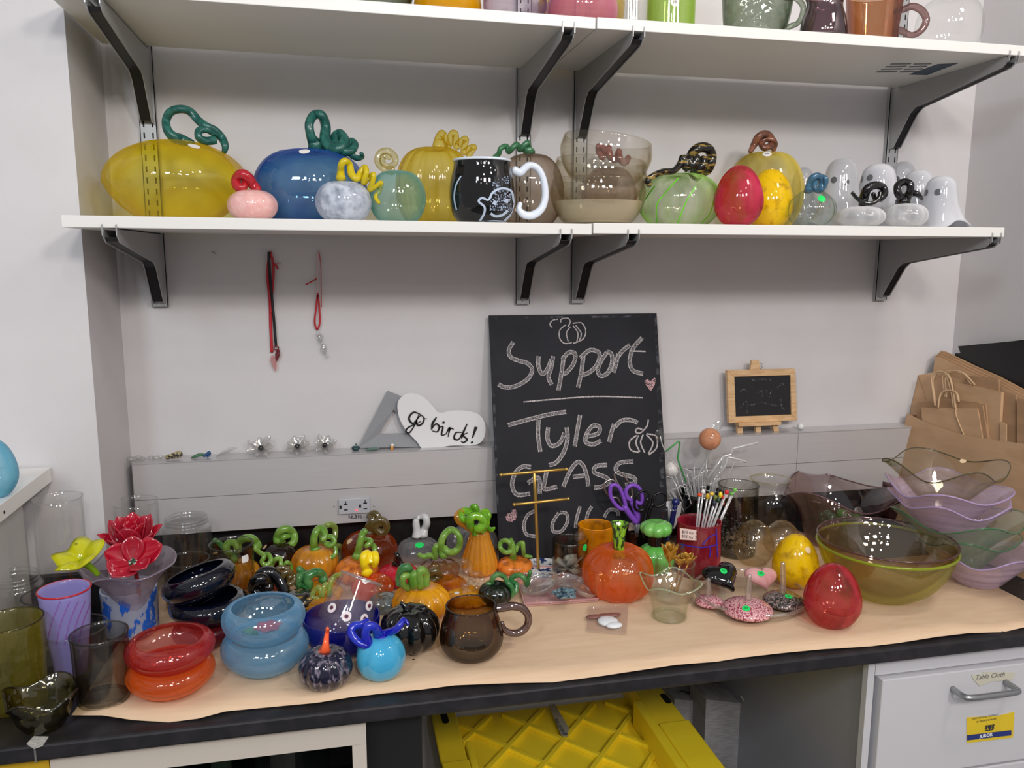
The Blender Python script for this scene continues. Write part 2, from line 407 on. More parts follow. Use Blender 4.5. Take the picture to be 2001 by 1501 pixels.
# the uprights with slots, each with two brackets
UX = [( 'leftmost', (297, 328, 595), ), ('mid', (1007, 1036, 590)), ('mid2', (1115, 1143, 588)), ('right', (1708, 1735, 583))]
words_ = ['at the far left', 'just left of the shelf joint', 'just right of the shelf joint', 'at the far right']
def bracket(xc, z, label):
    t = thing('shelf_bracket', label, 'bracket', (xc, -.012, z), 'grey shelf brackets')
    wv = .011; YB = -.012
    side = [(YB, 0), (-.362, 0), (-.366, -.006), (-.364, -.016), (-.355, -.022), (-.10, -.058), (-.082, -.07), (-.030, -.142), (YB, -.145)]
    for s in (-1, 1):
        q = [(xc+s*wv-.0008, y, z+zz) for y, zz in side]; obj('side_plate', prism(q, (.0016, 0, 0)), STEEL, t, smooth=False)
        obj('hook', prism([(xc+s*wv-.0009, -.3675, z-.014), (xc+s*wv-.0009, -.3725, z-.010), (xc+s*wv-.0009, -.3735, z+.007), (xc+s*wv-.0009, -.3705, z+.009), (xc+s*wv-.0009, -.3675, z-.001)], (.0018, 0, 0)), pb('bright_steel', (190, 190, 190), .3, .6), t, smooth=False)
    ed = side[3:8]; V = []; F = []
    for y, zz in ed: V += [(xc-wv, y+.002, z+zz+.003), (xc+wv, y+.002, z+zz+.003)]
    F = [(2*i, 2*i+1, 2*i+3, 2*i+2) for i in range(len(ed)-1)]
    obj('web_plate', (V, F), pb('web_black', (30, 30, 33), .5, .2), t, smooth=False, solid=.0012)
    return t
for (nm, (a, b, yb)), wd in zip(UX, words_):
    xa = WY(a, yb, -.012)[0]; xb = WY(b, yb, -.012)[0]; xc = (xa+xb)/2; hw = .0165; z0 = WY((a+b)/2, yb+4, -.012)[2]
    t = thing('shelf_standard', 'grey slotted steel upright %s of the shelving' % wd, 'upright', (xc, 0, z0), 'slotted uprights')
    obj('channel', join(box(xc-hw, xc+hw, -.013, -.0115, z0, 2.45), box(xc-hw, xc-hw+.0015, -.013, 0, z0, 2.45), box(xc+hw-.0015, xc+hw, -.013, 0, z0, 2.45)), STEEL, t, smooth=False)
    sl = []
    z = z0+.03
    while z < 2.42:
        for s in (-1, 1): sl.append(box(xc+s*.0085-.0014, xc+s*.0085+.0014, -.0135, -.0128, z, z+.012))
        z += .0225
    obj('slot', join(*sl), BLACKSLOT, t, smooth=False, kind='stuff', label='rows of dark slots')
    sc = lathe((0, 0, 0), [(0, 0), (.005, .0), (.0055, .001), (.004, .0025), (.0015, .003), (.0013, .0015), (0, .0015)], 14)
    Vs = [(xc+x, -.013-zz, z0+.012+y) for x, y, zz in sc[0]]; obj('screw', (Vs, sc[1]), pb('bright_steel', (190, 190, 190), .3, .6), t)
    bracket(xc, ZL, 'grey steel bracket %s under the lower shelf' % wd)
    bracket(xc, ZU, 'grey steel bracket %s under the top shelf' % wd)

# ------------------------------------------------------------------ aluminium wire raceway on the wall
YR = -.054; ZR = 1.1501; ZS = 1.0686; ZB = .9885
ALU = pb('brushed_aluminium', (196, 193, 194), .4, .25, rgb2=(191, 188, 189), pat=(9, (1, 1, 40), .2, .8))
rw = thing('wire_raceway', 'brushed aluminium wall raceway running behind the glassware with a power outlet', 'raceway', (0, 0, ZB))
seamx = [XL+.0135, WY(960, 930, YR)[0]+.16, WY(1557, 900, YR)[0], XR-.002]
for i in range(3):
    a, b = seamx[i]+.0005, seamx[i+1]-.0005
    obj('cover_panel', box(a, b, YR, YR+.01, ZS+.0006, ZR-.002), ALU, rw, smooth=False); obj('cover_panel', box(a, b, YR, YR+.01, ZB, ZS-.0006), ALU, rw, smooth=False)
obj('top_flange', box(XL+.0135, XR-.002, YR-.0015, -.001, ZR-.0018, ZR), pb('flange_aluminium', (205, 203, 204), .35, .5), rw, smooth=False)
obj('back_box', box(XL+.014, XR-.003, YR+.011, -.001, ZB+.001, ZR-.002), pb('box_grey', (150, 150, 152), .6), rw, smooth=False)
# outlet
O0 = WY(661, 975, YR-.001); O1 = WY(723, 999, YR-.001)
ox0, ox1 = O0[0], O1[0]; oz1 = WY(692, 973, YR-.001)[2]; oz0 = WY(692, 1003, YR-.001)[2]
ou = obj('outlet', box(ox0, ox1, YR-.006, YR-.0002, oz0, oz1), pb('outlet_grey', (176, 178, 184), .4), rw, smooth=False, label='grey twin power outlet with a small red light', bev=.0015)
ow = ox1-ox0; oh = oz1-oz0
def ob(u0, u1, v0, v1, nm, m): obj(nm, box(ox0+u0*ow, ox0+u1*ow, YR-.0066, YR-.0059, oz0+v0*oh, oz0+v1*oh), m, ou, smooth=False)
ink = BLACKSLOT
for u in (0., .62):
    ob(u+.03, u+.10, .38, .58, 'ground_hole', ink); ob(u+.17, u+.29, .26, .33, 'blade_slot', ink); ob(u+.17, u+.29, .62, .69, 'blade_slot', ink); ob(u+.215, u+.245, .69, .85, 'blade_slot', ink)
obj('indicator_light', sph(WY(697, 997, YR-.006), .0022), pb('red_led', (255, 60, 70), .4, emit=3.), ou, label='lit red indicator light')
for px in (653, 731):
    p = WY(px, 989, YR-.001); obj('cover_screw', sph(p, .0022, sc=(1, .5, 1)), STEEL, rw)
T = text_vf('NLB1E - 23', .0105, WY(681, 1014, YR-.0008), (1, 0, 0), (0, 0, 1), off=.0003); obj('lettering', T, pb('ink', (40, 45, 60), .6), rw, smooth=False, label='dark printed panel number')

# ------------------------------------------------------------------ white shelf unit standing at the far left
u = thing('white_shelf_unit', 'white laminate shelf unit at the left end of the counter carrying a blue glass egg', 'shelf unit', (-1.2, -.5, ZC))
obj('top_board', box(-1.45, -1.01, -.95, -.235, 1.168, 1.196), WHITE, u, smooth=False, bev=.001)
obj('side_panel', box(-1.45, -1.055, -.93, -.26, ZC, 1.1675), pb('panel_grey_white', (205, 202, 198), .5), u, smooth=False)
p = WY(53, 957, -.36); obj('screw_hole', sph((-1.0096, -.46, 1.18), .003, sc=(.2, 1, 1)), BLACKSLOT, u)

# ------------------------------------------------------------------ below the counter
cab = thing('drawer_cabinet', 'white base cabinet with a drawer right of the yellow crate', 'cabinet', (.9, -.4, .0))
CW = pb('cabinet_white', (205, 204, 208), .4)
obj('carcass', box(.457, 1.131, -.64, -.03, .0, ZC-.0265), pb('cabinet_side_shade', (150, 150, 157), .5), cab, smooth=False)  # white cabinet; shade on its side is painted in as darker grey
obj('top_rail', box(.463, 1.131, -.655, -.641, .835, ZC-.0265), CW, cab, smooth=False)
obj('edge_stile', box(.448, .462, -.655, -.641, .0, ZC-.0265), CW, cab, smooth=False)
dr = obj('drawer_front', box(.47, 1.131, -.668, -.642, .63, .832), CW, cab, smooth=False, bev=.002)
obj('drawer_front', box(.47, 1.131, -.668, -.642, .35, .625), CW, cab, smooth=False, bev=.002)
A = WY(1884, 1362, -.70); B = WY(1998, 1352, -.70); ha = np.array([A[0], -.668, A[2]-.0]); hb = np.array([A[0]+.115, -.668, A[2]])
hz = A[2]-.002
obj('handle', tube([(A[0]+.003, -.668, hz), (A[0]+.003, -.695, hz), (A[0]+.014, -.703, hz), (A[0]+.06, -.704, hz), (A[0]+.108, -.703, hz), (A[0]+.118, -.695, hz), (A[0]+.118, -.668, hz)], .0058, 10, 4), pb('brushed_handle', (160, 162, 165), .3, .8), dr, label='curved brushed metal pull handle')
q = [WY(x, y, -.6685) for x, y in ((1898, 1320), (1920, 1316), (1921, 1313), (1985, 1314), (1978, 1328), (1935, 1332), (1914, 1341), (1902, 1328))]
tp = obj('tape_label', prism(q, (0, -.0006, 0)), pb('tape_cream', (205, 200, 182), .7), dr, smooth=False, label='torn masking tape label with handwriting')
T = text_vf('Table Cloth', .0135, WY(1905, 1329, -.6695), (1, 0, 0), (0, 0, 1), shear=.3); obj('lettering', T, pb('ink_grey', (95, 95, 95), .6), tp, smooth=False)
q = [WY(x, y, -.6685) for x, y in ((1889, 1402), (1950, 1399), (1982, 1391), (1979, 1441), (1889, 1452))]
stq = obj('yellow_badge', prism(q, (0, -.0008, 0)), pb('badge_yellow', (228, 196, 40), .5), dr, smooth=False, label='worn yellow sticker with a crest and blue band')
q = [WY(x, y, -.6697) for x, y in ((1890, 1437), (1976, 1427), (1976, 1437), (1890, 1447))]
bb = obj('blue_band', prism(q, (0, -.0004, 0)), pb('badge_blue', (38, 52, 120), .5), stq, smooth=False)
T = text_vf('JUROR', .0095, WY(1914, 1443, -.6704), (1, 0, .05), (0, 0, 1), off=.0004); obj('lettering', T, pb('ink_white', (235, 235, 235), .6), stq, smooth=False)
INK = pb('ink', (40, 45, 60), .6)
for k in range(3):
    T = text_vf('' or ['FIRST JUDICIAL DISTRICT', 'OF PENNSYLVANIA', ''][k] or '.', .0052, WY(1899+k*8, 1407+k*6, -.6697), (1, 0, .03), (0, 0, 1)); 
    if k < 2: obj('lettering', T, INK, stq, smooth=False)
cp = WY(1934, 1421, -.6698); cr_ = []
cr_.append(prism([cp+np.array([a*.004, 0, b*.0045]) for a, b in ((-1, 1), (1, 1), (1, 0), (.5, -.8), (0, -1.2), (-.5, -.8), (-1, 0))], (0, -.0004, 0)))
for s in (-1, 1):
    cr_.append(prism([cp+np.array([s*a*.004, 0, b*.0045]) for a, b in ((1.3, -1), (2.6, -.9), (2.2, .1), (2.7, 1.1), (2.0, .9), (1.5, 1.4), (1.3, .3))], (0, -.0004, 0)))
cr_.append(prism([cp+np.array([a*.004, 0, b*.0045]) for a, b in ((-2.4, -1.2), (2.4, -1.2), (2.0, -1.6), (-2.0, -1.6))], (0, -.0004, 0)))
obj('crest', join(*cr_), INK, stq, smooth=False)
# left cabinet with open front
lc = thing('open_cabinet', 'white framed base cabinet with a dark open front below the left counter', 'cabinet', (-.7, -.4, 0))
obj('frame_rail', box(-.905, -.452, -.665, -.645, .829, ZC-.0265), pb('frame_beige', (205, 195, 183), .5), lc, smooth=False)
obj('frame_stile', box(-.474, -.452, -.665, -.645, 0, .8285), pb('frame_beige', (205, 195, 183), .5), lc, smooth=False)
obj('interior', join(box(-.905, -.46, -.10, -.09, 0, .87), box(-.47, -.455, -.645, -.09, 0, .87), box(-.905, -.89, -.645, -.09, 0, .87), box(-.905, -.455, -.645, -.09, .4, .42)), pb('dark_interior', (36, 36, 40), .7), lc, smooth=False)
obj('yellow_panel', box(-1.3, -.908, -.66, -.645, .3, ZC-.0265), pb('yellow_paint', (205, 165, 30), .5), lc, smooth=False, label='yellow side panel')
gl = lathe((-.60, -.30, .4205), shell(prof([(0, 0), (.07, 0), (.085, .10), (.08, .26), (.06, .33), (.065, .36)]), .003), 32)
obj('glass_jar', gl, CLEAR, label='clear glass jar inside the dark open cabinet', cat_='jar', org=(-.6, -.3, .42))
gl = lathe((-.72, -.34, .4205), shell(prof([(0, 0), (.05, 0), (.06, .1), (.055, .37)]), .003), 28)
obj('glass_vase', gl, tg('green_glass_dim', (40, 170, 80)), label='green glass vase in the open cabinet at bottom left', cat_='vase', org=(-.72, -.34, .42))
# recess panel between, near black: the void's shade is put into its colour
struct('shade_panel_1', box(-.451, -.36, -.62, -.6, 0, ZC-.0265), pb('void_shade', (24, 24, 27), .6))
# grey bags standing under the counter right of crate
GB = pb('grey_cardboard', (160, 159, 160), .7, rgb2=(142, 141, 142), pat=(30, (1, 1, 9), .4, .6))
for k, (a, b, Y, lb) in enumerate((((1318, 1378, 1366, 1372), None, -.12, 'low grey paper carton behind the taller one under the counter'), ((1380, 1494, 1367, 1380), None, -.19, 'grey paper carton standing under the counter beside the cabinet'))):
    P0 = WY(a[0], a[2], Y); P1 = WY(a[1], a[3], Y)
    t = thing('paper_carton', lb, 'carton', ((P0[0]+P1[0])/2, Y, 0), 'grey cartons under the counter')
    obj('body', prism([(P0[0], Y, 0), (P1[0], Y, 0), (P1[0], Y, P1[2]), (P0[0], Y, P0[2])], (0, .09, 0)), GB, t, smooth=False)
    if k == 1: obj('flap', prism([(P1[0]-.03, Y-.001, P1[2]), (P1[0]-.001, Y-.001, P1[2]-.002), (P1[0]-.02, Y-.012, P1[2]-.04)], (0, .001, 0)), GB, t, smooth=False)
for k, (pts, lb) in enumerate(((((1448, 1360), (1462, 1382), (1478, 1397)), 'pale paper twist leaning on the grey carton'), (((1496, 1379), (1506, 1400), (1512, 1410)), 'short pale paper twist right of the grey carton'))):
    obj('paper_twist', tube([WY(x, y, -.205) for x, y in pts], .0022, 6, 3), pb('twist_pale', (165, 160, 155), .7), label=lb, cat_='handle')
for k in range(7):
    x = 1325+k*13; obj('dried_stem', tube([WY(x, 1372, -.08), WY(x-4, 1360-(k % 3)*3, -.08), WY(x+8, 1350+(k % 2)*5, -.085), WY(x+20, 1356, -.08)], .0018, 6, 3), pb('dried_dark', (60, 52, 50), .8), label='thin dark dried stem curling above the low grey carton', cat_='stem', group='dried stems above the low carton')

# yellow bin under the counter
YZ = .55; YEL = pb('yellow_plastic', (252, 222, 44), .4)
x0, x1, ya, yb_ = -.295, .270, -.78, -.06
cr = thing('yellow_crate', 'large yellow plastic crate with a diamond ribbed base under the counter', 'crate', (0, -.4, .0))
FL = YZ-.055
obj('base_plate', box(x0+.02, x1-.02, ya+.02, yb_-.02, FL-.004, FL), YEL, cr, smooth=False)
def wallv(a, b, c, d, z0, z1, nm='rim_wall', lb=None): return obj(nm, box(a, b, c, d, z0, z1), YEL, cr, smooth=False, bev=.004, label=lb)
wallv(x0, x0+.058, ya, yb_, YZ-.012, YZ, 'rim_flange'); wallv(x1-.072, x1, ya, yb_, YZ-.012, YZ, 'rim_flange')
wallv(x0+.059, x1-.073, yb_-.04, yb_, YZ-.012, YZ, 'rim_flange')
wallv(x0+.052, x0+.058, ya, yb_, FL, YZ-.0125); wallv(x1-.072, x1-.066, ya, yb_, FL, YZ-.0125)
wallv(x0, x0+.005, ya, yb_, FL-.03, YZ-.0125); wallv(x1-.005, x1, ya, yb_, FL-.03, YZ-.0125)
# stepped inner blocks
wallv(x0+.059, x0+.074, ya, -.275, FL+.0005, YZ+.008, 'side_block'); wallv(x1-.095, x1-.0725, ya, -.20, FL+.0005, YZ+.008, 'side_block')
wallv(x0, x0+.058, ya, -.34, YZ+.0003, YZ+.010, 'side_block'); wallv(x1-.072, x1, ya, -.30, YZ+.0003, YZ+.010, 'side_block')
for px, py in ((869, 1403), (1301, 1365)):
    p = WZ(px, py, YZ+.0006); q = [(p[0]+.008*math.cos(a)*(1), p[1]+.008*math.sin(a)+(.014 if math.sin(a) > 0 else -.014), YZ+.0002) for a in np.linspace(0, 2*PI, 16, endpoint=False)]
    obj('hand_slot', prism(q, (0, 0, .0006)), BLACKSLOT, cr, smooth=False)
sp = .130; nodes = WZ(993, 1466, FL)
ax0, ax1 = x0+.06, x1-.074
for d in (1, -1):
    for k in range(-12, 13):
        c0 = nodes[0]+k*sp*1.0; pts = []
        for t in np.linspace(-1, 1, 401):
            x = c0+t; y = nodes[1]+d*t*1.15
            if ax0 < x < ax1 and ya+.02 < y < yb_-.04: pts.append((x, y))
        if len(pts) < 6: continue
        A = np.array(pts[0]); B = np.array(pts[-1]); dv = (B-A)/np.linalg.norm(B-A); nv = np.array([-dv[1], dv[0]])*.0062
        hr = .011 if d > 0 else .0102
        obj('diamond_rib', prism([(A[0]-nv[0], A[1]-nv[1], FL+.0003), (A[0]+nv[0], A[1]+nv[1], FL+.0003), (B[0]+nv[0], B[1]+nv[1], FL+.0003), (B[0]-nv[0], B[1]-nv[1], FL+.0003)], (0, 0, hr)), YEL, cr, smooth=False, bev=.0015)
q = [WZ(x, y, FL+.0115) for x, y in ((1072, 1378), (1084, 1376), (1112, 1424), (1108, 1440), (1097, 1438))]
tp = obj('tape_label', prism(q, (0, 0, .0006)), tg('clear_tape', (235, 235, 235), milk=.45, mrgb=(200, 195, 180)), cr, smooth=False, label='strip of clear tape with handwriting')
a = WZ(1108, 1436, FL+.013); b = WZ(1081, 1392, FL+.013); dv = (b-a)/np.linalg.norm(b-a); 
T = text_vf('ghadirnaz', .018, a, dv, np.cross([0, 0, 1], dv)); obj('lettering', T, INK, tp, smooth=False)
# ================================================================== ON THE WALL AND THE RACEWAY
CHW = chalkmat('chalk_white', (172, 166, 168), .38, .66, 620); CHE = chalkmat('chalk_edge', (208, 200, 200), .32, .56, 700); CHP = chalkmat('chalk_pink', (205, 165, 170), .38, .56)
SM = chalkmat('chalk_smudge', (120, 120, 128), .48, .95, 60)
bt = np.array([-.134, -.021, 1.4528]); bb_ = np.array([-.134, -.150, ZT+.0005]); up = bt-bb_; HB = np.linalg.norm(up); up /= HB
nb = np.cross([1, 0, 0], up); nb = nb if nb[1] < 0 else -nb; WB = .411
cb = thing('chalkboard', 'large black frameless chalkboard leaning on the wall with chalk writing about glass', 'chalkboard', (.07, -.15, ZT))
cen = (bt+bb_)/2+np.array([WB/2, 0, 0])-nb*.004
obj('board', obb(cen, (WB/2, 0, 0), up*HB/2, nb*.004), pb('chalkboard_black', (24, 24, 29), .62, rgb2=(36, 36, 44), pat=(7, (1, 1, 1), .4, .75), spec=.3), cb, smooth=False)
BP = bt+nb*.0008
def bp(u, v): return WP(940+u/3.126, 600+v/3.126, BP, nb)
def chalk(name, strokes, w=24, pink=False, thin=False, sizes=None):
    if sizes:
        i0 = 0
        for s_ in sizes: chalk('chalk_letter', strokes[i0:i0+s_], w, pink, thin); i0 += s_
        return
    A = []; E_ = []
    for st in strokes:
        P = cat([bp(*s) for s in st], 8); sc = .0034/ (10.7)
        mp_ = mpp(*P[0])/3.126
        if thin: E_.append(ribbon(P, w*mp_, nb)); continue
        A.append(ribbon(P, w*mp_, nb))
        for s in (-1, 1):
            Q = []
            for i, p in enumerate(P):
                t = P[min(i+1, len(P)-1)]-P[max(i-1, 0)]; t /= np.linalg.norm(t)+1e-9; Q.append(p+np.cross(nb, t)*s*w*mp_*.45+nb*.0003)
            E_.append(ribbon(Q, 4*mp_, nb))
    ms = A+E_; vf = join(*ms); na = sum(len(a[1]) for a in A)
    return obj(name, vf, CHP if pink else CHW, cb, smooth=False, mats=([CHE], [(i, 1) for i in range(na, len(vf[1]))]))
chalk('chalk_word', [[(197, 215), (170, 262), (180, 305), (230, 328), (285, 345), (312, 385), (285, 440), (215, 482), (150, 492), (105, 472)],
 [(352, 300), (350, 360), (372, 408), (402, 385), (430, 320)], [(440, 300), (428, 370), (412, 430), (432, 475)],
 [(505, 300), (492, 400), (472, 510)], [(495, 325), (535, 278), (575, 288), (565, 345), (522, 400), (500, 405)],
 [(625, 300), (612, 400), (592, 492)], [(605, 312), (665, 264), (722, 282), (712, 345), (668, 395), (622, 415)],
 [(770, 275), (733, 330), (713, 388), (733, 422), (775, 400), (800, 340), (796, 288), (768, 272)],
 [(838, 285), (824, 350), (808, 400)], [(822, 330), (858, 275), (910, 232)], [(985, 187), (930, 250), (908, 330), (928, 388), (990, 408)]], sizes=(1, 2, 2, 2, 1, 2, 1))
chalk('chalk_letter', [[(905, 268), (1005, 272)]], 9, thin=True)
chalk('chalk_line', [[(260, 580), (420, 566), (700, 547), (990, 555)]], 8, thin=True)
chalk('chalk_pumpkin', [[(520, 108), (482, 140), (480, 190), (510, 222), (555, 218)], [(545, 120), (522, 160), (532, 210)], [(562, 115), (592, 160), (585, 212)], [(560, 100), (615, 98), (640, 148), (620, 198), (562, 222)], [(578, 112), (612, 160), (600, 205)], [(530, 120), (545, 92), (530, 68), (490, 75), (487, 95)], [(470, 75), (440, 80), (420, 105), (435, 125)]], 7, thin=True)
chalk('chalk_pumpkin', [[(1022, 688), (1012, 730), (972, 770), (945, 764), (955, 741), (985, 748)], [(950, 785), (908, 820), (914, 872), (962, 888)], [(962, 785), (946, 830), (970, 885)], [(990, 780), (975, 830), (1000, 890)], [(1010, 780), (1050, 830), (1022, 898)], [(1010, 775), (1070, 790), (1072, 860), (1025, 903)]], 9, thin=True)
chalk('chalk_word', [[(165, 722), (300, 685), (420, 656), (520, 641)], [(352, 688), (348, 780), (362, 885)], [(410, 735), (405, 800), (430, 848), (480, 830), (510, 770)], [(522, 735), (528, 800), (508, 880), (462, 948), (415, 966)],
 [(605, 660), (587, 760), (572, 852)], [(645, 792), (715, 772), (722, 732), (680, 728), (642, 782), (642, 828), (690, 838), (733, 815)], [(813, 715), (795, 770), (782, 825)], [(815, 735), (860, 694), (920, 692), (958, 708)]], sizes=(2, 2, 1, 1, 2))
chalk('chalk_word', [[(305, 978), (250, 977), (206, 1020), (190, 1090), (220, 1146), (300, 1140)], [(285, 1075), (352, 1045), (358, 1140)], [(400, 1002), (390, 1060), (387, 1112), (465, 1098)],
 [(502, 1098), (545, 1000), (590, 948), (625, 972), (648, 1040), (655, 1095)], [(560, 1038), (630, 1030)], [(770, 965), (705, 972), (692, 1010), (760, 1040), (783, 1070), (735, 1098), (690, 1103)], [(930, 944), (850, 952), (822, 988), (850, 1018), (928, 1040), (938, 1072), (880, 1088)]], sizes=(2, 1, 2, 1, 1))
chalk('chalk_word', [[(340, 1240), (287, 1270), (262, 1330), (277, 1388), (335, 1402)], [(475, 1257), (437, 1320), (442, 1370), (490, 1370), (528, 1310), (520, 1262), (482, 1255)], [(605, 1218), (582, 1300), (577, 1350)], [(676, 1218), (652, 1262), (640, 1320)], [(752, 1285), (782, 1240), (832, 1245), (838, 1275)]], 18, sizes=(1, 1, 1, 1, 1))
def poly(us): 
    P = [bp(*u) for u in us]; return ([tuple(p) for p in P], [tuple(range(len(P)))])
obj('chalk_heart', poly([(998, 452), (1018, 440), (1036, 455), (1058, 430), (1068, 440), (1060, 480), (1037, 515), (1008, 478)]), CHP, cb, smooth=False)
obj('chalk_heart', poly([(148, 1285), (160, 1262), (184, 1258), (190, 1240), (212, 1236), (222, 1262), (212, 1300), (185, 1314), (158, 1306)]), CHP, cb, smooth=False)
sm = [poly([(1060, 60), (1075, 60), (1125, 1100), (1095, 1100)]), poly([(60, 60), (1060, 50), (1060, 62), (60, 74)]), poly([(70, 500), (84, 500), (110, 1300), (98, 1300)])]
obj('chalk_smudge', join(*sm), SM, cb, smooth=False)
# small easel board
ez = thing('easel_chalkboard', 'small chalkboard in a pale wood frame on a mini easel standing on the raceway', 'chalkboard', (.56, -.03, ZR))
PINE = pb('pale_pine', (222, 186, 142), .5, rgb2=(204, 163, 118), pat=(24, (1, 1, 6), .4, .65)); YE = -.036
def e3(u, v, Y=YE): return WY(1260+u/3.705, 690+v/3.705, Y)
oc = [e3(597, 127), e3(1090, 115), e3(1103, 487), e3(610, 510)]; ic = [e3(650, 172), e3(1055, 160), e3(1062, 447), e3(660, 462)]
for i in range(4): obj('frame_bar', prism([oc[i], oc[(i+1) % 4], ic[(i+1) % 4], ic[i]], (0, .012, 0)), PINE, ez, smooth=False, bev=.001)
obj('slate', prism([p+np.array([0, .004, 0]) for p in ic], (0, .004, 0)), pb('slate_black', (32, 32, 36), .6), ez, smooth=False)
sl = [ribbon(cat([e3(a+du, b+dv, YE+.0036) for a, b in st], 5), .0035, (0, -1, 0)) for st, du, dv in (([(760, 200), (850, 190), (920, 195)], 0, 0), ([(690, 280), (720, 260), (750, 300)], 0, 0), ([(820, 290), (850, 270), (850, 320)], 0, 0), ([(880, 270), (900, 320), (915, 270)], 0, 0), ([(960, 250), (1000, 220), (1020, 260)], 0, 0), ([(750, 380), (850, 360), (960, 385)], 0, 0), ([(690, 400), (740, 350), (740, 440)], 0, 0), ([(980, 330), (1000, 400), (1040, 405)], 0, 0))]
obj('chalk_smear', join(*sl), chalkmat('chalk_faint', (150, 150, 155), .5, .8, 300), ez, smooth=False)
obj('ledge', prism([e3(680, 508, YE-.012), e3(990, 498, YE-.012), e3(988, 520, YE-.012), e3(684, 533, YE-.012)], (0, .02, 0)), PINE, ez, smooth=False)
for (a, b, c, d) in ((690, 533, 690, 582), (822, 528, 823, 575), (945, 522, 952, 572)):
    q = [e3(a-17, b), e3(a+19, b), e3(c+20, d), e3(c-18, d)]; dz = 0
    q[2][2] = q[3][2] = ZR+.0004; obj('leg', prism(q, (0, .010, 0)), PINE, ez, smooth=False)
obj('clip', prism([e3(775, 55), e3(826, 53), e3(840, 122), e3(765, 124)], (0, .008, 0)), PINE, ez, smooth=False)
obj('clip_spring', tube([e3(838, 72, YE-.002), e3(852, 80, YE-.002), e3(840, 92, YE-.002), e3(852, 104, YE-.002), e3(838, 112, YE-.002)], .0012, 6), STEEL, ez)
# heart sign, triangle
def h3(u, v, Y): return WY(230+u/2.741, 740+v/2.741, Y)
tri = join(prism([h3(1445, 65, -.012), h3(1290, 372, -.026), h3(1398, 298, -.02), h3(1478, 165, -.016)], (0, .003, 0)), prism([h3(1290, 372, -.026), h3(1660, 364, -.026), h3(1572, 292, -.02), h3(1398, 298, -.02)], (0, .003, 0)), prism([h3(1445, 65, -.012), h3(1478, 165, -.016), h3(1572, 292, -.02), h3(1660, 364, -.026), h3(1560, 190, -.016), h3(1530, 100, -.012)], (0, .003, 0)))
obj('triangle_sign', tri, pb('sign_grey', (138, 140, 144), .5), smooth=False, label='flat grey open triangle shape leaning on the wall behind the paper heart', cat_='sign')
hs = thing('heart_sign', 'white paper heart cutout lettered in black script leaning on the raceway', 'sign', h3(1730, 370, -.03))
hp = cat([h3(u_, v_, -.03-.004*(v_-80)/300) for u_, v_ in ((1500, 130), (1530, 90), (1580, 78), (1640, 100), (1690, 150), (1722, 182), (1790, 172), (1860, 172), (1930, 190), (1965, 235), (1968, 300), (1940, 345), (1885, 358), (1780, 360), (1645, 378), (1600, 335), (1540, 270), (1505, 200))], 4, True)
obj('card', prism(hp, (0, .0012, 0)), pb('white_card', (226, 225, 226), .6), hs, smooth=False)
def hst(st, w0, w1=None):
    P = cat([h3(u_, v_, -.0348) for u_, v_ in st], 7); k = mpp(*P[0])/2.741
    return ribbon(P, lambda t: (w0+(w1-w0)*t if w1 is not None else w0*(.35+.65*math.sin(PI*min(max(t, .08), .92))))*k, (0, -1, 0))
let = [hst([(1622, 192), (1585, 180), (1560, 212), (1582, 240), (1612, 205)], 11), hst([(1614, 190), (1590, 250), (1562, 290), (1544, 284), (1556, 262), (1602, 240), (1625, 228)], 9), hst([(1626, 194), (1602, 220), (1607, 250), (1632, 240), (1641, 212), (1624, 193)], 10), hst([(1640, 212), (1660, 215)], 3),
 hst([(1708, 206), (1687, 240), (1682, 276)], 13), hst([(1683, 268), (1705, 242), (1722, 258), (1712, 284), (1686, 280)], 10), hst([(1722, 262), (1742, 258), (1735, 300), (1758, 298)], 9), hst([(1744, 230), (1747, 240)], 12, 12), hst([(1758, 298), (1778, 262), (1770, 312)], 10), hst([(1772, 286), (1786, 266), (1800, 272)], 8),
 hst([(1872, 242), (1846, 300), (1842, 322)], 12), hst([(1842, 288), (1812, 290), (1802, 320), (1826, 326), (1842, 298)], 10), hst([(1874, 290), (1850, 304), (1872, 326), (1852, 342), (1838, 334)], 10), hst([(1920, 258), (1900, 318)], 17, 7), hst([(1896, 337), (1900, 346)], 13, 13)]
obj('lettering', join(*let), pb('ink_black', (18, 18, 20), .5), hs, smooth=False, label='black hand lettered script words')
# nail and the two hanging ribbons
obj('nail', tube([(WY(414, 491, 0)[0], .002, WY(414, 491, 0)[2]), WY(421, 496, -.012)], .0011, 6, 2), STEEL, label='small bare nail in the wall under the left half of the lower shelf', cat_='nail')
def r7(u, v, Y=-.008): return WY(380+u/5.003, 460+v/5.003, Y)
def rib(pts, w, mat, par, nm='ribbon', Y=-.006):
    P = cat([r7(a, b, Y) for a, b in pts], 6); return obj(nm, ribbon(P, w/5.003*.00118, (0, -1, 0)), mat, par, smooth=True, solid=.0006)
REDR = pb('red_ribbon', (190, 42, 52), .4); BLKR = pb('black_ribbon', (26, 24, 28), .5); PINKR = pb('pink_ribbon', (225, 190, 195), .5)
h1 = thing('ribbon_pendants', 'red and black ribbons on a nail holding two faceted pink and dark red pendants', 'pendant', r7(737, 150, 0))
rib([(735, 160), (716, 400), (738, 640), (745, 900), (757, 1145)], 26, REDR, h1); rib([(740, 160), (772, 300), (764, 520), (745, 640), (750, 760)], 22, REDR, h1, Y=-.0075)
rib([(730, 160), (728, 250), (757, 600), (783, 900), (797, 1088)], 24, BLKR, h1, Y=-.009); rib([(765, 268), (800, 300), (815, 330)], 20, REDR, h1, Y=-.010); rib([(765, 268), (845, 270)], 6, REDR, h1, Y=-.011)
obj('hook', tube([r7(737, 150, .0), r7(737, 150, -.012)], .0012, 6, 2), STEEL, h1)
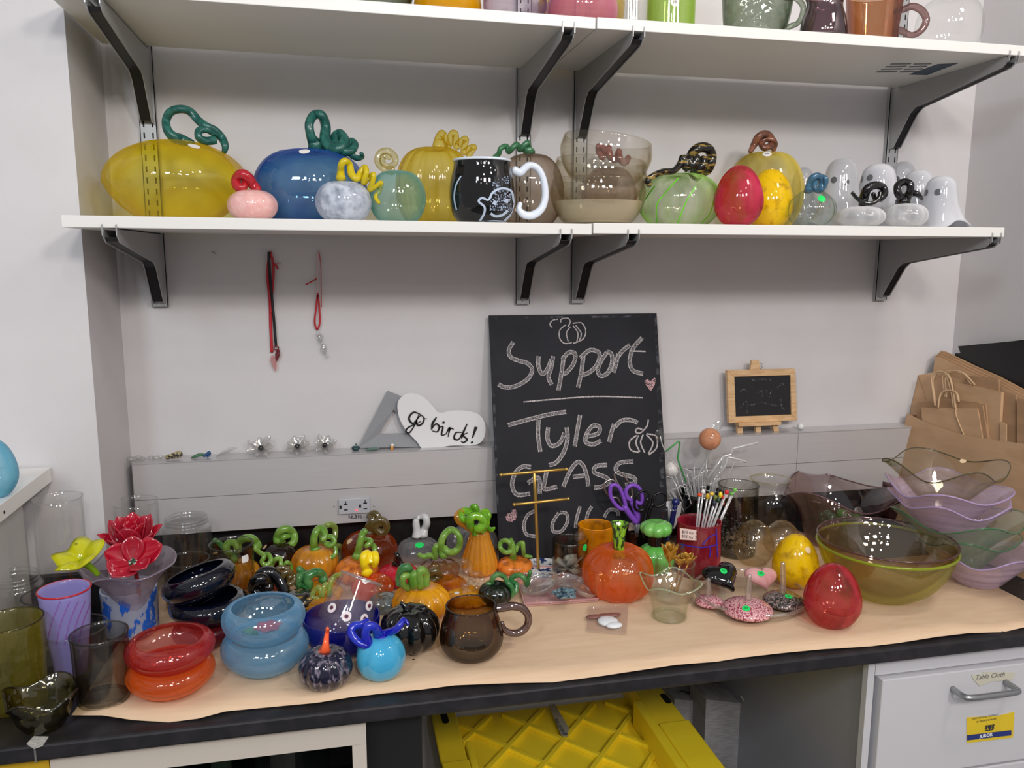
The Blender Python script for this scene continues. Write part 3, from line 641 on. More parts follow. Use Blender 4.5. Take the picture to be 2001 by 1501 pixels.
def gem(c, a, b, r, mat, nm, par):
    A = r7(*a, -.010); B = r7(*b, -.010); M_ = r7(*c, -.010); obj(nm, tube([A, A+(M_-A)*.5, M_, B+(M_-B)*.3, B], [.0012, r*.8, r, r*.5, .0006], 6, 1, smooth=False), mat, par, smooth=False)
obj('ring', tube([r7(800+22*math.cos(t), 1100+20*math.sin(t), -.009) for t in np.linspace(0, 2*PI, 12, endpoint=False)], .0014, 6, 2, closed=True), pb('garnet_glass', (130, 50, 60), .05, trans=.4, coat=.5), h1)
gem((812, 1165), (822, 1110), (800, 1235), .0060, pb('garnet_glass', (130, 50, 60)), 'pendant', h1); gem((775, 1225), (757, 1170), (795, 1330), .0072, tg('pink_clear', (245, 200, 195), milk=.3, mrgb=(240, 190, 190)), 'pendant', h1)
h2 = thing('ribbon_pendants', 'red and pale pink ribbons on a nail holding a clear crystal cluster', 'pendant', r7(1215, 150, 0))
rib([(1212, 160), (1203, 300), (1203, 450), (1204, 560)], 14, PINKR, h2); rib([(1216, 160), (1236, 300), (1240, 600), (1242, 700)], 7, REDR, h2, Y=-.0075)
rib([(1205, 560), (1188, 720), (1176, 850), (1200, 918), (1226, 850), (1222, 720), (1207, 580)], 17, REDR, h2, Y=-.009); rib([(1195, 420), (1150, 450), (1085, 485)], 12, REDR, h2, Y=-.010)
obj('hook', tube([r7(1215, 150, .0), r7(1215, 150, -.012)], .0012, 6, 2), STEEL, h2)
obj('pendant', join(*[sph(r7(1210+k*11+8*math.sin(k*2), 970+k*30, -.012), .0055+.002*math.sin(k*1.7), 8, 6, sc=(1, .8, 1.2)) for k in range(8)]), CLEARD, h2, label='clear crystal pendant')

# little glass pieces lined up on the raceway
YQ = -.028
def onrw(px, Y=YQ): return np.array([fx(px, Y, ZR), Y, ZR])
def petal(C, ang, Lg, W_, lift=.3, cup=.4, curl=0., n=6, m=5, tip=.9):
    V = []; F = []; d = np.array([math.cos(ang), math.sin(ang), 0]); s = np.array([-math.sin(ang), math.cos(ang), 0])
    for i in range(n+1):
        u = i/n; wd = W_*math.sin(PI*min(u, .999)**tip)**.8*(1 if u < .98 else .25)+.0003
        for j in range(-m, m+1):
            v = j/m; V.append(tuple(np.array(C)+d*Lg*u*math.cos(lift)+np.array([0, 0, 1])*(Lg*u*math.sin(lift)+cup*wd*v*v+curl*Lg*u*u)+s*wd*v))
    k = 2*m+1
    for i in range(n):
        for j in range(k-1): F.append((i*k+j, i*k+j+1, (i+1)*k+j+1, (i+1)*k+j))
    return V, F
for i, (px, lb) in enumerate(((511, 'clear glass flower with a dark centre on the raceway, largest and leftmost'), (582, 'clear glass flower with a dark centre, the middle one of three on the raceway'), (635, 'clear glass flower with a dark centre, rightmost of three on the raceway'))):
    c = onrw(px); t = thing('glass_flower', lb, 'flower', c, 'clear dark centred flowers'); s_ = (1.15, 1., .95)[i]
    z = np.array([.1*(i-1), -.75, .66]); z /= np.linalg.norm(z); x = np.cross([0, 0, 1.], z); x /= np.linalg.norm(x); M3 = np.array([x, np.cross(z, x), z]).T; cc = c+np.array([0, -.002, .014])
    for k in range(7):
        V, F = petal((0, 0, 0), k*2*PI/7+i, (.027+.004*math.sin(k*2.3+i))*s_, .0085, .3, .5, .1)
        V = [cc+M3@np.array(v) for v in V]; V = [(v[0], min(v[1], -.003), max(v[2], ZR+.0012)) for v in V]; obj('petal', (V, F), EDGE, t, solid=.0013)
    obj('centre', sph(cc+z*.004, .0062), BLACKG, t)
for px, lb, s_ in ((263, 'small clear glass lump at the left end of the raceway', .8), (305, 'small clear glass lump between the left end and the dark curl', .9)):
    c = onrw(px, -.032); obj('glass_lump', join(*[sph(c+np.array([.009*k*s_, .004*math.sin(k*2), .005+.0015*(k % 2)]), .0065, 8, 6, sc=(1.3, 1, .8)) for k in range(-1, 3)]), CLEARD, label=lb, cat_='ornament', org=c)
c = onrw(339, -.034); t = thing('glass_curl', 'small amber and black speckled glass curl on the raceway', 'ornament', c)
obj('curl', tube([c+np.array(p)*.001 for p in ((-14, 0, 6), (-6, -2, 8), (4, 0, 11), (12, 2, 14), (15, 3, 9), (8, 2, 6), (-4, 0, 5))], [.005, .0055, .006, .005, .004, .004, .003], 10, 4), pb('amber_black', (40, 36, 30), .08, coat=.5, rgb2=(190, 175, 130), pat=(150, (1, 1, 1), .45, .6)), t)
c = onrw(385, -.034); t = thing('glass_leaf', 'small green glass leaf with a blue curl on the raceway', 'ornament', c)
obj('leaf', join(petal(c+np.array([-.012, 0, .002]), .1, .03, .009, .2, .3)), pb('leaf_teal', (70, 130, 90), .1, coat=.4, trans=.3), t, solid=.003)
obj('curl', tube([c+np.array(p)*.001 for p in ((14, 0, 4), (20, 0, 9), (26, 0, 13), (26, 2, 7), (20, 3, 3))], .003, 8, 4), pb('blue_curl', (50, 85, 130), .08, coat=.4), t)
c = onrw(443, -.034); obj('glass_leaf', join(petal(c+np.array([-.022, 0, .002]), .0, .048, .014, .38, .35), petal(c+np.array([-.02, 0, .002]), .35, .03, .008, .2, .35)), CLEARD, label='larger clear glass leaf propped on the raceway left of the flowers', cat_='ornament', solid=.002, org=c)
TEALD = pb('dark_teal_glass', (22, 62, 66), .06, coat=.5)
c = onrw(695); t = thing('glass_pumpkin', 'tiny dark teal glass pumpkin on the raceway beside the grey triangle', 'pumpkin', c)
obj('body', lathe(c, prof([(0, 0), (.006, .0005), (.0095, .006), (.006, .0105), (0, .011)]), 20, ribs=(7, .12, 0)), TEALD, t); obj('stem', tube([c+np.array([0, 0, .010]), c+np.array([.001, 0, .014]), c+np.array([.003, 0, .015])], [.0035, .002, .0015], 8), TEALD, t)
c = onrw(728, -.04); obj('glass_leaf', join(petal(c+np.array([-.014, 0, .002]), 0, .03, .008, .1, .3)), tg('teal_clear', (150, 190, 175), milk=.3, mrgb=(150, 185, 170)), label='tiny pale teal glass leaf lying flat on the raceway', cat_='ornament', solid=.0025, org=c)
c = onrw(766, -.036); t = thing('glass_mushroom', 'tiny orange and white glass mushroom on the raceway', 'ornament', c)
obj('stem', tube([c, c+np.array([0, 0, .008])], .0035, 8, 2), pb('orange_bit', (225, 150, 60), .2), t); obj('cap', sph(c+np.array([.001, 0, .0105]), .0045, 10, 6, sc=(1, 1, .8)), pb('white_bit', (235, 230, 225), .2), t)
c = onrw(1564, -.03); obj('glass_ball', sph(c+np.array([0, 0, .0085]), .0085), pb('frosted_white', (225, 225, 222), .3), label='small frosted white ball on the raceway right of the mini easel', cat_='ball', org=c)

# ------------------------------------------------------------------ kraft bags in the right corner
KR = pb('kraft_paper', (196, 160, 124), .75, rgb2=(186, 150, 114), pat=(10, (1, 1, 4), .4, .65), bump=.15, bscale=14)
KR2 = pb('kraft_dark', (172, 136, 102), .75, rgb2=(160, 126, 94), pat=(10, (1, 1, 4), .4, .65))
def k4(u, v): return 1700+u/4.691, 640+v/4.691
NB = np.array([-1., -.05, .2]); NB /= np.linalg.norm(NB); TL = np.array([.945, -.3, ZC+.003]); B1 = WZ(1925, 1112, ZT); B2 = WP(2001, 1143, TL, NB)
def kp(pts, off):
    out = []; off = off*.6
    for a, b in pts:
        p = WP(*k4(a, b), TL-NB*off, NB)
        if p[2] < ZC+.004: p = p+(TL-NB*off-p)@NB*NB; d_ = ZC+.004-p[2]; p = np.array([p[0]+.2*d_, p[1], ZC+.004])
        if p[1] > -.002: p = np.array([p[0], -.002, p[2]])
        out.append(p)
    return out
def bagpart(pts, off, th, mat, par, nm): return obj(nm, prism(kp(pts, off), -NB*th), mat, par, smooth=False)
fr = kp([(345, 790), (530, 880), (700, 935), (860, 985), (1130, 1030), (1412, 1065), (1560, 1085)], 0)
zb_ = ZC+.004; yl = fr[0][1]; yr_ = fr[-1][1]
def gp_(y, off=0.):
    return np.array([TL[0]+off*1.0+.05*(TL[1]-y), y, zb_])
t = thing('paper_bag', 'large tan kraft paper bag in the right corner holding smaller bags', 'bag', gp_((yl+yr_)/2), 'kraft bags in the right corner')
obj('front_panel', prism(fr+[gp_(min(yr_, -.55)), gp_(yl+.004)], -NB*.0015), KR, t, smooth=False)
obj('side_gusset', prism([fr[0], fr[0]-NB*.09, gp_(yl+.004, .09), gp_(yl+.004)], (0, .0015, 0)), KR2, t, smooth=False)
t = thing('paper_bag', 'tall upright kraft paper bag with a diagonal crease behind the handled bags', 'bag', kp([(500, 1400)], .05)[0], 'kraft bags in the right corner')
bagpart([(298, 405), (575, 412), (900, 440), (960, 1400), (380, 1400), (318, 720)], .05, .02, KR, t, 'body')
obj('crease', tube(kp([(302, 410), (530, 688)], .0495), .0012, 6, 1, smooth=False), KR2, t)
t = thing('paper_bag', 'kraft paper bag with a square notched top edge right of the twisted handles', 'bag', kp([(1000, 1400)], .035)[0], 'kraft bags in the right corner')
bagpart([(885, 442), (1172, 466), (1190, 800), (1190, 1400), (900, 1400)], .042, .006, KR2, t, 'body'); bagpart([(770, 500), (1010, 545), (1205, 590), (1190, 860), (1190, 1400), (780, 1400)], .030, .008, KR, t, 'front_panel')
t = thing('paper_bag', 'small kraft gift bag with twisted paper handles in the big bag', 'bag', kp([(800, 1300)], .012)[0], 'kraft bags in the right corner')
bagpart([(430, 680), (1060, 705), (1100, 1300), (440, 1300)], .020, .005, KR2, t, 'back_panel'); bagpart([(470, 733), (985, 742), (1030, 1010), (1060, 1300), (500, 1300)], .010, .006, KR, t, 'front_panel')
bagpart([(990, 742), (1030, 712), (1078, 1010), (1100, 1300), (1062, 1300), (1034, 1010)], .0145, .004, KR2, t, 'side_gusset')
HB_ = pb('twisted_paper', (205, 172, 134), .7)
for pts, off in ((((600, 715), (565, 500), (590, 420), (660, 405), (730, 460), (765, 600), (785, 735)), .006), (((605, 715), (575, 505), (610, 425), (680, 425), (715, 480), (745, 600), (770, 735)), .008), (((625, 735), (650, 610), (720, 578), (790, 600), (815, 680)), .004)):
    obj('handle', tube(kp(pts, off), .0024, 8, 5, flute=(2, .25, .8)), HB_, t)
obj('handle_strap', tube(kp([(790, 740), (790, 810), (860, 985)], .008), .0016, 6, 2), HB_, t)
t2 = thing('paper_bag', 'kraft bag behind the gift bag with its own arching twisted handle', 'bag', kp([(900, 1300)], .026)[0], 'kraft bags in the right corner')
bagpart([(640, 640), (1000, 690), (1180, 1300), (640, 1300)], .026, .003, KR2, t2, 'body')
for pts, off in ((((690, 640), (665, 470), (700, 410), (790, 398), (870, 430), (960, 525)), .024), (((700, 640), (690, 470), (730, 415), (810, 412), (880, 450), (925, 520)), .025)): obj('handle', tube(kp(pts, off), .0024, 8, 5, flute=(2, .25, .8)), HB_, t2)
for k in range(7):
    o_ = .060+k*.005; a = k*9
    t = thing('paper_bag', 'flat kraft paper bag in the fanned leaning bundle, %s' % ('nearest the front', 'second from the front', 'third from the front', 'fourth from the front', 'fifth from the front', 'second from the back', 'rearmost and tallest')[k], 'bag', kp([(900, 1400)], o_)[0], 'flat bags leaning in the corner')
    bagpart([(598+a, 262-a*.95), (640+a, 272-a*.95), (900+a, 400-a), (1130+a, 500-a), (1412+a, 650-a), (1600, 760), (1600, 1400), (560, 1400), (575, 420)], o_, .004, (KR, KR2)[k % 2], t, 'body')
for k, (pts, off, lb) in enumerate((([(775, 237), (1560, 200), (1560, 620), (900, 620)], .105, 'flat black box behind the leaning kraft bags, lower of the two'), ([(806, 172), (1280, 128), (1560, 95), (1560, 230), (830, 235)], .112, 'flat black box behind the leaning kraft bags, upper one'))):
    obj('black_box', prism(kp(pts, off), -NB*.005), pb('black_card', (18, 18, 20), .3), smooth=False, label=lb, cat_='box', group='black boxes in the corner')
for k, (a, b, lb) in enumerate(((1210, 1335, 'narrow flattened kraft bag standing right of the notched bag'), (1345, 1560, 'wide flattened kraft bag at the photo right edge'))):
    obj('paper_bag', prism(kp([(a, 590+k*60), (b, 620+k*60), (b, 1400), (a, 1400)], .045-.008*k), -NB*.004), KR2, smooth=False, label=lb, cat_='bag', group='kraft bags in the right corner')
obj('paper_bag', prism(kp([(1195, 860), (1248, 885), (1245, 1300), (1195, 1300)], .022), -NB*.003), KR, smooth=False, label='small kraft bag corner poking out of the big bag', cat_='bag', group='kraft bags in the right corner')
# ================================================================== GLASSWARE BUILDERS
def locate(xc, wpx, Z, Y=None, yb=None, k=.6):
    if Y is None:
        P = WZ(xc, yb, Z); Y = P[1]+k*wpx/2*mpp(*P)
    X = fx(xc, Y, Z+.04); return X, Y, mpp(X, Y, Z+.04)
def round_prof(R, H, p=.8, dim=.06, n=18, foot=.42):
    out = [(0, .0015), (R*foot*.7, 0), (R*foot, .0004)]
    for i in range(n+1):
        t = -58+148*i/n; a = math.radians(t); r = R*max(math.cos(a), 0)**p; z = H/2+H/2*math.sin(a)
        if t > 0: z -= dim*H*math.exp(-(r/(.3*R))**2)
        z = (z-.076*H*(1-i/n)) if z > 0 else 0
        if t == -58: r = max(r, R*foot*1.15)
        out.append((r if i < n else 0, max(z, .0006)))
    return out
def norm_prof(pts, R, H, k=6): return prof([(a*R, b*H) for a, b in pts], k)
EGG = [(0, 0), (.45, 0), (.72, .07), (.95, .24), (1, .40), (.93, .58), (.74, .78), (.5, .91), (.26, .98), (0, 1)]
ONION = [(0, 0), (.5, 0), (.85, .14), (1, .36), (.9, .6), (.6, .78), (.3, .9), (.16, 1), (0, 1)]
def tr(o, s):
    """crop coordinates to photograph pixels"""
    return lambda a, b: (o[0]+a/s, o[1]+b/s)
SK = 1.15
def path3(pts, Y, T=None, wob=.0, m=1.):
    P = []; R = []
    for i, q in enumerate(pts):
        x, y = T(q[0], q[1]) if T else (q[0], q[1]); dy = q[3] if len(q) > 3 else wob*math.sin(i*1.9)
        p = WY(x, y, Y+dy); P.append(p); R.append(q[2]*mpp(*p)*m*SK)
    return P, R
def addstem(t, Y, stems, smat, T):
    for i, st in enumerate(stems):
        m = smat; nm = 'stem' if i == 0 else 'tendril'; fl = None; lb = None
        if isinstance(st, dict): m = st.get('m', smat); nm = st.get('n', nm); fl = st.get('f'); lb = st.get('l'); st = st['p']
        rr = 5.; pts = []
        for q in st:
            if len(q) > 2: rr = q[2]
            pts.append((q[0], q[1], rr)+((q[3],) if len(q) > 3 else ()))
        P, R = path3(pts, Y, T, wob=.006 if len(pts) > 4 else .0)
        obj(nm, tube(P, R, 12, 6, flute=fl), m, t, label=lb)
def pumpkin(label, xc, yt, wpx, mat, Y=None, yb=None, ribs=(9, .07, 0), stems=(), smat=None, T=None, Z=None, shape=None, group=None, dim=.08, p=.8, k=.6, stick=(), name='glass_pumpkin', cat_='pumpkin', H=None, sY=0.):
    Z = ZT if Z is None else Z; X, Y, m = locate(xc, wpx, Z, Y, yb, k); R = wpx/2*m
    if H is None:
        TT = fz(yt, X, Y)-Z; te = max(0, (CP[2]-Z-TT/2)/math.hypot(X-CP[0], Y-CP[1])); q = R*te*.62; H = max(TT-q*q/TT, TT*.5)
    t = thing(name, label, cat_, (X, Y, Z), group)
    pr = norm_prof(shape, R, H) if shape else round_prof(R, H, p, dim)
    b = obj('body', lathe((X, Y, Z), pr, 56, ribs=ribs), mat, t)
    addstem(t, Y+sY, stems, smat, T)
    for s in stick: decal(t, b, s[0], s[1], s[2]*m, s[3], txt=s[4] if len(s) > 4 else None)
    return t, b, (X, Y, Z, R, H, m)
def vessel(label, xc, yt, wpx, mat, shape, Y=None, yb=None, th=.0025, name='glass_tumbler', cat_='glass', Z=None, ribs=None, wave=None, tilt=None, k=.85, rimr=None, H=None, group=None, rt=1., rim=None, wob=0.):
    """open vessel; wpx = widest width in photo pixels, yt = back of the rim"""
    Z = ZT if Z is None else Z; X, Y, m = locate(xc, wpx, Z, Y, yb, k); R = wpx/2*m
    if H is None: H = fz(yt, X, Y+R*rt)-Z
    t = thing(name, label, cat_, (X, Y, Z), group)
    o_ = norm_prof(shape, R, H, 5)
    b = obj('body', lathe((X, Y, Z), shell(o_, th), 56, ribs=ribs, wave=wave, tilt=tilt, wob=wob), vmat(mat), t)
    if rim:
        rr = o_[-1][0]; N_ = 56; P = []
        for j in range(N_):
            a = 2*PI*j/N_; r2 = rr; z2 = H
            if wave:
                z2 += wave[1]*(math.cos(wave[0]*a+wave[3])+.35*math.cos((wave[0]+1)*a+wave[3]*2+1.1)); r2 *= 1+wave[2]*math.cos(wave[0]*a+wave[3]+.6)
            P.append(np.array([r2*math.cos(a), r2*math.sin(a), z2]))
        P = np.array(P)
        if tilt:
            M = np.array(Matrix.Rotation(tilt[1], 3, Vector(tilt[0]))); pv = np.array(lathe((0, 0, 0), o_, 56, wave=wave)[0])@M.T; P = P@M.T; P[:, 2] -= pv[:, 2].min()
        obj('rim', tube([p+np.array([X, Y, Z]) for p in P], rim[0], 8, 1, smooth=False, closed=True), rim[1], t)
    return t, b, (X, Y, Z, R, H, m)
CYL = [(0, 0), (.86, 0), (.96, .02), (1, .08), (1, .5), (1, 1)]
TUMB = [(0, 0), (.8, 0), (.9, .03), (.94, .1), (.97, .5), (1, 1)]
BELLY = [(0, 0), (.5, 0), (.72, .03), (.92, .16), (1, .36), (.93, .62), (.82, .85), (.78, 1)]
CURLB = [(0, 0), (.38, 0), (.54, .04), (.78, .22), (.95, .46), (1, .66), (.97, .83), (.88, .96), (.78, 1.0), (.73, .965)]
ROUNDB = [(0, 0), (.42, 0), (.55, .03), (.78, .2), (.93, .48), (.99, .78), (1, 1)]
RUFF = [(0, 0), (.34, 0), (.42, .03), (.55, .25), (.68, .5), (.84, .78), (1, 1)]
def strokes_on(par, body, pts, wpx, mat, nm, dens=8, solid=.0009):
    """raised or painted line that follows the body's surface"""
    me = body.data; o = np.array(wloc(body)); bv = BVHTree.FromPolygons([tuple(np.array(v.co)+o) for v in me.vertices], [tuple(p.vertices) for p in me.polygons])
    P2 = cat([(a, b, 0) for a, b in pts], dens); V = []; F = []; last = None
    for i, p in enumerate(P2):
        h, n, _, _ = bv.ray_cast(Vector(CP), Vector(ray(p[0], p[1])))
        if h is None: continue
        n = np.array(n); n = -n if n@ray(p[0], p[1]) > 0 else n; q = P2[min(i+1, len(P2)-1)]-P2[max(i-1, 0)]; q /= np.linalg.norm(q)+1e-9
        s = (-q[1]*wpx/2, q[0]*wpx/2); row = []
        for sg in (-1, 1):
            h2, n2, _, _ = bv.ray_cast(Vector(CP), Vector(ray(p[0]+sg*s[0], p[1]+sg*s[1])))
            row.append(tuple((np.array(h2) if h2 is not None and (h2-h).length < .02 else np.array(h))+n*solid))
        V += row
        if last is not None: k = len(V); F.append((k-4, k-3, k-1, k-2))
        last = 1
    return (V, F)

# materials of the pieces
YELG = tg('yellow_glass', (252, 234, 84), milk=.07, mrgb=(250, 225, 50), rgb2=(238, 210, 40), pat=(14, (1, 1, .25), .4, .66)); YELR = tg('yellow_ribbed_glass', (244, 222, 92), milk=.12, mrgb=(232, 200, 50))
BLUEG = tg('blue_glass', (70, 130, 190), milk=.16, mrgb=(50, 105, 205), gl=.1, rgb2=(96, 160, 176), pat=(12, (1, 1, .3), .35, .65))
TEALST = pb('teal_stem', (28, 84, 78), .3, coat=.3, rgb2=(44, 106, 94), pat=(90, (1, 1, 1), .45, .6))
PINKO = pb('pink_opaque', (236, 178, 172), .12, coat=.4, rgb2=(240, 192, 186), pat=(120, (1, 1, 1), .45, .6)); REDT = pb('red_stem', (206, 38, 50), .06, coat=.5, trans=.3)
WBLUE = tg('white_blue_glass', (220, 230, 242), milk=1.2, mrgb=(230, 236, 248), pat=(60, (1, 1, 1), .1, .62), gl=.07)
YELST = pb('yellow_stem', (240, 214, 30), .06, coat=.5, trans=.3); TEALG = tg('teal_glass', (196, 228, 222), milk=.16, mrgb=(140, 205, 195), gl=.08)
GLDC = tg('gold_clear', (238, 226, 160), gl=.14); SMOKEB = tg('smoke_brown', (204, 188, 172), milk=.10, mrgb=(150, 130, 112))
BOWLC = tg('greyish_clear', (232, 226, 210), milk=.03, mrgb=(200, 190, 170)); ROSEC = pb('rose_curl', (172, 96, 88), .1, coat=.4, trans=.3)
GSTR = tg('green_stripe_glass', (218, 234, 196), milk=.3, mrgb=(176, 226, 120), pat=(16, (1, 1, .15), .5, .62)); BLKGOLD = pb('black_gold', (22, 20, 16), .08, coat=.5, rgb2=(150, 124, 60), pat=(34, (1, 1, 5), .55, .62))
REDEGG = tg('red_egg_glass', (240, 104, 80), milk=.5, mrgb=(190, 48, 60), pat=(34, (1, 1, .7), .36, .60, .6), gl=.08); REDPK = tg('red_pink_egg_glass', (240, 130, 110), milk=.6, mrgb=(216, 58, 92), pat=(26, (1, 1, .5), .34, .60, .6))
YELEGG = tg('yellow_egg_glass', (255, 222, 110), milk=1., mrgb=(255, 212, 20), pat=(60, (1, 1, 1), .12, .50)); PALEY = tg('pale_yellow_streak', (238, 226, 140), milk=.25, mrgb=(240, 216, 96), pat=(12, (1, 1, .2), .4, .62))
BRST = pb('brown_stem', (122, 76, 60), .1, coat=.4, rgb2=(160, 104, 80), pat=(60, (1, 1, 1), .45, .6), trans=.2)
PALEGR = tg('pale_grey_green', (224, 234, 228), gl=.08); BLUEST = pb('blue_stem', (92, 146, 184), .05, coat=.4, trans=.6)
GHOST = tg('ghost_white', (240, 242, 245), milk=.55, mrgb=(232, 233, 238), gl=.06); GHOSTC = tg('ghost_clear_white', (240, 242, 244), milk=.2, mrgb=(234, 235, 240), gl=.06)
WHITEP = tg('white_pumpkin', (240, 240, 240), milk=.35, mrgb=(240, 240, 243), gl=.07); GREYEYE = pb('grey_eye', (92, 94, 98), .1, coat=.4)
COBALT = pb('cobalt_glass', (22, 28, 168), .05, coat=.6, rgb2=(40, 60, 196), pat=(20, (1, 1, 1), .45, .65)); MILKW = pb('milk_white', (226, 234, 246), .08, coat=.5)
# ================================================================== MIDDLE SHELF
ZM = ZL+T_+.0014
A1 = tr((200, 180), 5.0025); A2 = tr((480, 180), 5.0025); A3 = tr((840, 200), 4.548); A4 = tr((1230, 220), 5.0025); A5 = tr((1540, 280), 5.0025)
FLAT = [(0, 0), (.35, 0), (.55, .03), (.82, .22), (.97, .42), (1, .52), (.93, .68), (.74, .84), (.45, .96), (.2, 1), (0, .985)]
pumpkin('large flattened yellow glass squash with a dark green looped stem, leftmost on its shelf', 348, 276, 267, YELG, Y=-.185, ribs=(10, .02, 0), shape=FLAT, Z=ZM, T=A1, smat=TEALST, group='glass pumpkins on the lower shelf', sY=-.01,
 stems=[dict(p=[(890, 500, 5), (780, 470, 9), (700, 440, 9), (640, 370, 7.5), (625, 280, 7), (670, 190, 7), (770, 165, 7), (860, 195, 7), (930, 270, 7), (1010, 335, 7.5), (1100, 380, 8), (1170, 450, 7), (1200, 530, 6), (1190, 590, 4)], f=(9, .06, .25)), dict(p=[(1100, 470, 7, 0), (1010, 480, 7, -.012), (945, 440, 6.5, -.018), (950, 380, 6.5, -.014), (1020, 365, 6.5, -.008), (1090, 400, 6.5, .0)], f=(9, .06, .25))], stick=[(379, 286, 11, STICKW)])
pumpkin('small opaque pink glass pumpkin with a red curled stem', 493, 369, 96, PINKO, Y=-.30, ribs=(8, .02, 0), Z=ZM, T=A1, smat=REDT, group='glass pumpkins on the lower shelf', stems=[[(1530, 960, 6), (1470, 900, 9), (1420, 830, 9), (1360, 800, 8.5), (1310, 850, 8.5), (1320, 920, 8.5), (1380, 930, 6), (1395, 860, 5)]])
pumpkin('large deep blue glass pumpkin with a dark teal corkscrew stem', 608, 289, 216, BLUEG, Y=-.20, ribs=(9, .025, 0), p=.72, Z=ZM, T=A2, smat=TEALST, group='glass pumpkins on the lower shelf', sY=-.02,
 stems=[dict(p=[(690, 550, 15), (680, 510, 12), (640, 430, 8, -.01), (622, 310, 7.5, -.01), (670, 225, 7.5), (740, 225, 8), (780, 330, 8.5, .01), (775, 460, 9.5, .0), (830, 545, 9.5, -.012), (920, 550, 9.5, -.02), (965, 470, 9, -.006), (925, 410, 8, .01), (875, 440, 7.5, .01), (890, 520, 7.5, -.01), (960, 580, 7.5, -.018), (1040, 570, 7, -.012), (1070, 510, 6, 0), (1035, 478, 5.5, .008), (1000, 530, 5.5, 0), (1020, 600, 5.5, -.01), (1090, 645, 5, -.006), (1140, 635, 4), (1130, 600, 3.5)], f=(9, .07, .25))], stick=[(595, 296, 10, STICKW)])
pumpkin('small white and pale blue glass pumpkin with a yellow zigzag stem', 671, 352, 108, WBLUE, Y=-.31, ribs=(8, .01, 0), p=.75, Z=ZM, T=A2, smat=YELST, group='glass pumpkins on the lower shelf',
 stems=[[(930, 850, 9), (930, 780, 6.5), (935, 710, 6), (970, 675, 6), (1015, 710, 6), (1035, 800, 6.5), (1085, 850, 6), (1120, 790, 5.5), (1165, 735, 5), (1180, 790, 5), (1150, 885, 5), (1205, 840, 4.5), (1250, 805, 4.5), (1240, 880, 4.5), (1210, 955, 4.5), (1270, 925, 4), (1325, 885, 4), (1310, 960, 4), (1272, 1030, 4), (1305, 1085, 3)]])
pumpkin('round pale teal glass pumpkin with a clear golden coiled stem', 777, 331, 110, TEALG, Y=-.275, ribs=(8, .015, 0), p=.72, Z=ZM, T=A2, smat=GLDC, group='glass pumpkins on the lower shelf',
 stems=[[(1440, 770, 8), (1340, 745, 5.5), (1290, 680, 5.5), (1310, 600, 5.5), (1385, 575, 5.5), (1450, 620, 5.5), (1460, 690, 5.5), (1400, 730, 5), (1340, 690, 5), (1350, 630, 5), (1410, 640, 4.5)]])
pumpkin('tall ribbed amber yellow glass pumpkin with looping yellow stem behind the black mug', 850, 285, 150, YELR, Y=-.165, ribs=(14, .07, 0), p=.62, Z=ZM, T=A3, smat=YELR, group='glass pumpkins on the lower shelf',
 stems=[[(90, 400, 14), (85, 330, 9), (110, 280, 7), (140, 330, 5.5), (165, 390, 5.5), (190, 290, 6), (225, 285, 6), (235, 390, 6), (275, 350, 6), (320, 330, 5.5), (300, 440, 5.5), (350, 410, 5.5), (395, 400, 5), (350, 470, 5), (360, 530, 4)]])
pumpkin('smoky brown glass pumpkin with a green beaded curl behind the black mug', 1036, 296, 132, SMOKEB, Y=-.165, ribs=(9, .02, 0), Z=ZM, T=A3, smat=pb('teal_green_curl', (78, 140, 98), .1, coat=.4, trans=.3), group='glass pumpkins on the lower shelf',
 stems=[[(880, 440, 11), (880, 400, 5), (870, 360, 5), (830, 390, 5), (800, 420, 5), (775, 375, 5), (740, 400, 5), (700, 440, 4.5), (680, 390, 4.5), (630, 410, 4.5), (610, 460, 4.5), (570, 490, 4)]])
# black mug with a painted ghost
t, b, g_ = vessel('black glass mug with white lip and handle and a smiling white ghost drawing', 942, 321, 128, BLACKG, [(0, 0), (.6, 0), (.78, .03), (.94, .18), (1, .42), (.97, .68), (.88, .88), (.86, 1)], Y=-.305, Z=ZM, name='glass_mug', cat_='mug', rim=(.0026, MILKW), th=.004, H=(fz(320, 0, -.305)-ZM))
t, b, g_ = t, b, g_
P, R = path3([(740, 600, 7.5), (800, 625, 7), (840, 590, 6.5), (890, 560, 6), (960, 590, 6), (1010, 690, 6), (1025, 830, 6.2), (995, 940, 6.5), (920, 1000, 7), (840, 1000, 6.8), (790, 950, 5.5), (805, 895, 4.2)], -.305, A3); obj('handle', tube(P, R, 14, 6), MILKW, t, label='milky white looped handle')
W1 = pb('ghost_paint', (190, 205, 226), .25)
gh = [[(440, 1060), (480, 990), (485, 930), (435, 880), (465, 850), (520, 865), (560, 800), (640, 765), (720, 790), (740, 870), (760, 930), (720, 990), (660, 1050)], [(540, 985), (580, 1010), (640, 1000), (690, 960)], [(560, 885), (590, 900)], [(660, 870), (695, 880)], [(440, 1060), (560, 1050), (660, 1055)], [(280, 655), (235, 740), (220, 850), (240, 955)]]
S_ = [strokes_on(t, b, [A3(*q) for q in st], w_, W1, '') for st, w_ in zip(gh, (4.2, 5, 8, 8, 3, 3))]
obj('ghost_drawing', join(*S_), W1, t, smooth=False, label='painted white ghost outline with a smile')
cl = [strokes_on(t, b, [A3(*q) for q in st], 14, W1, '') for st in ([(560, 800), (640, 780), (700, 830)], [(540, 880), (620, 850), (720, 850)], [(530, 930), (620, 930), (720, 930)], [(560, 750), (640, 700), (700, 690)])]
obj('frit_speckle', join(*cl), chalkmat('frit_white', (170, 185, 210), .52, .62, 330), t, smooth=False)
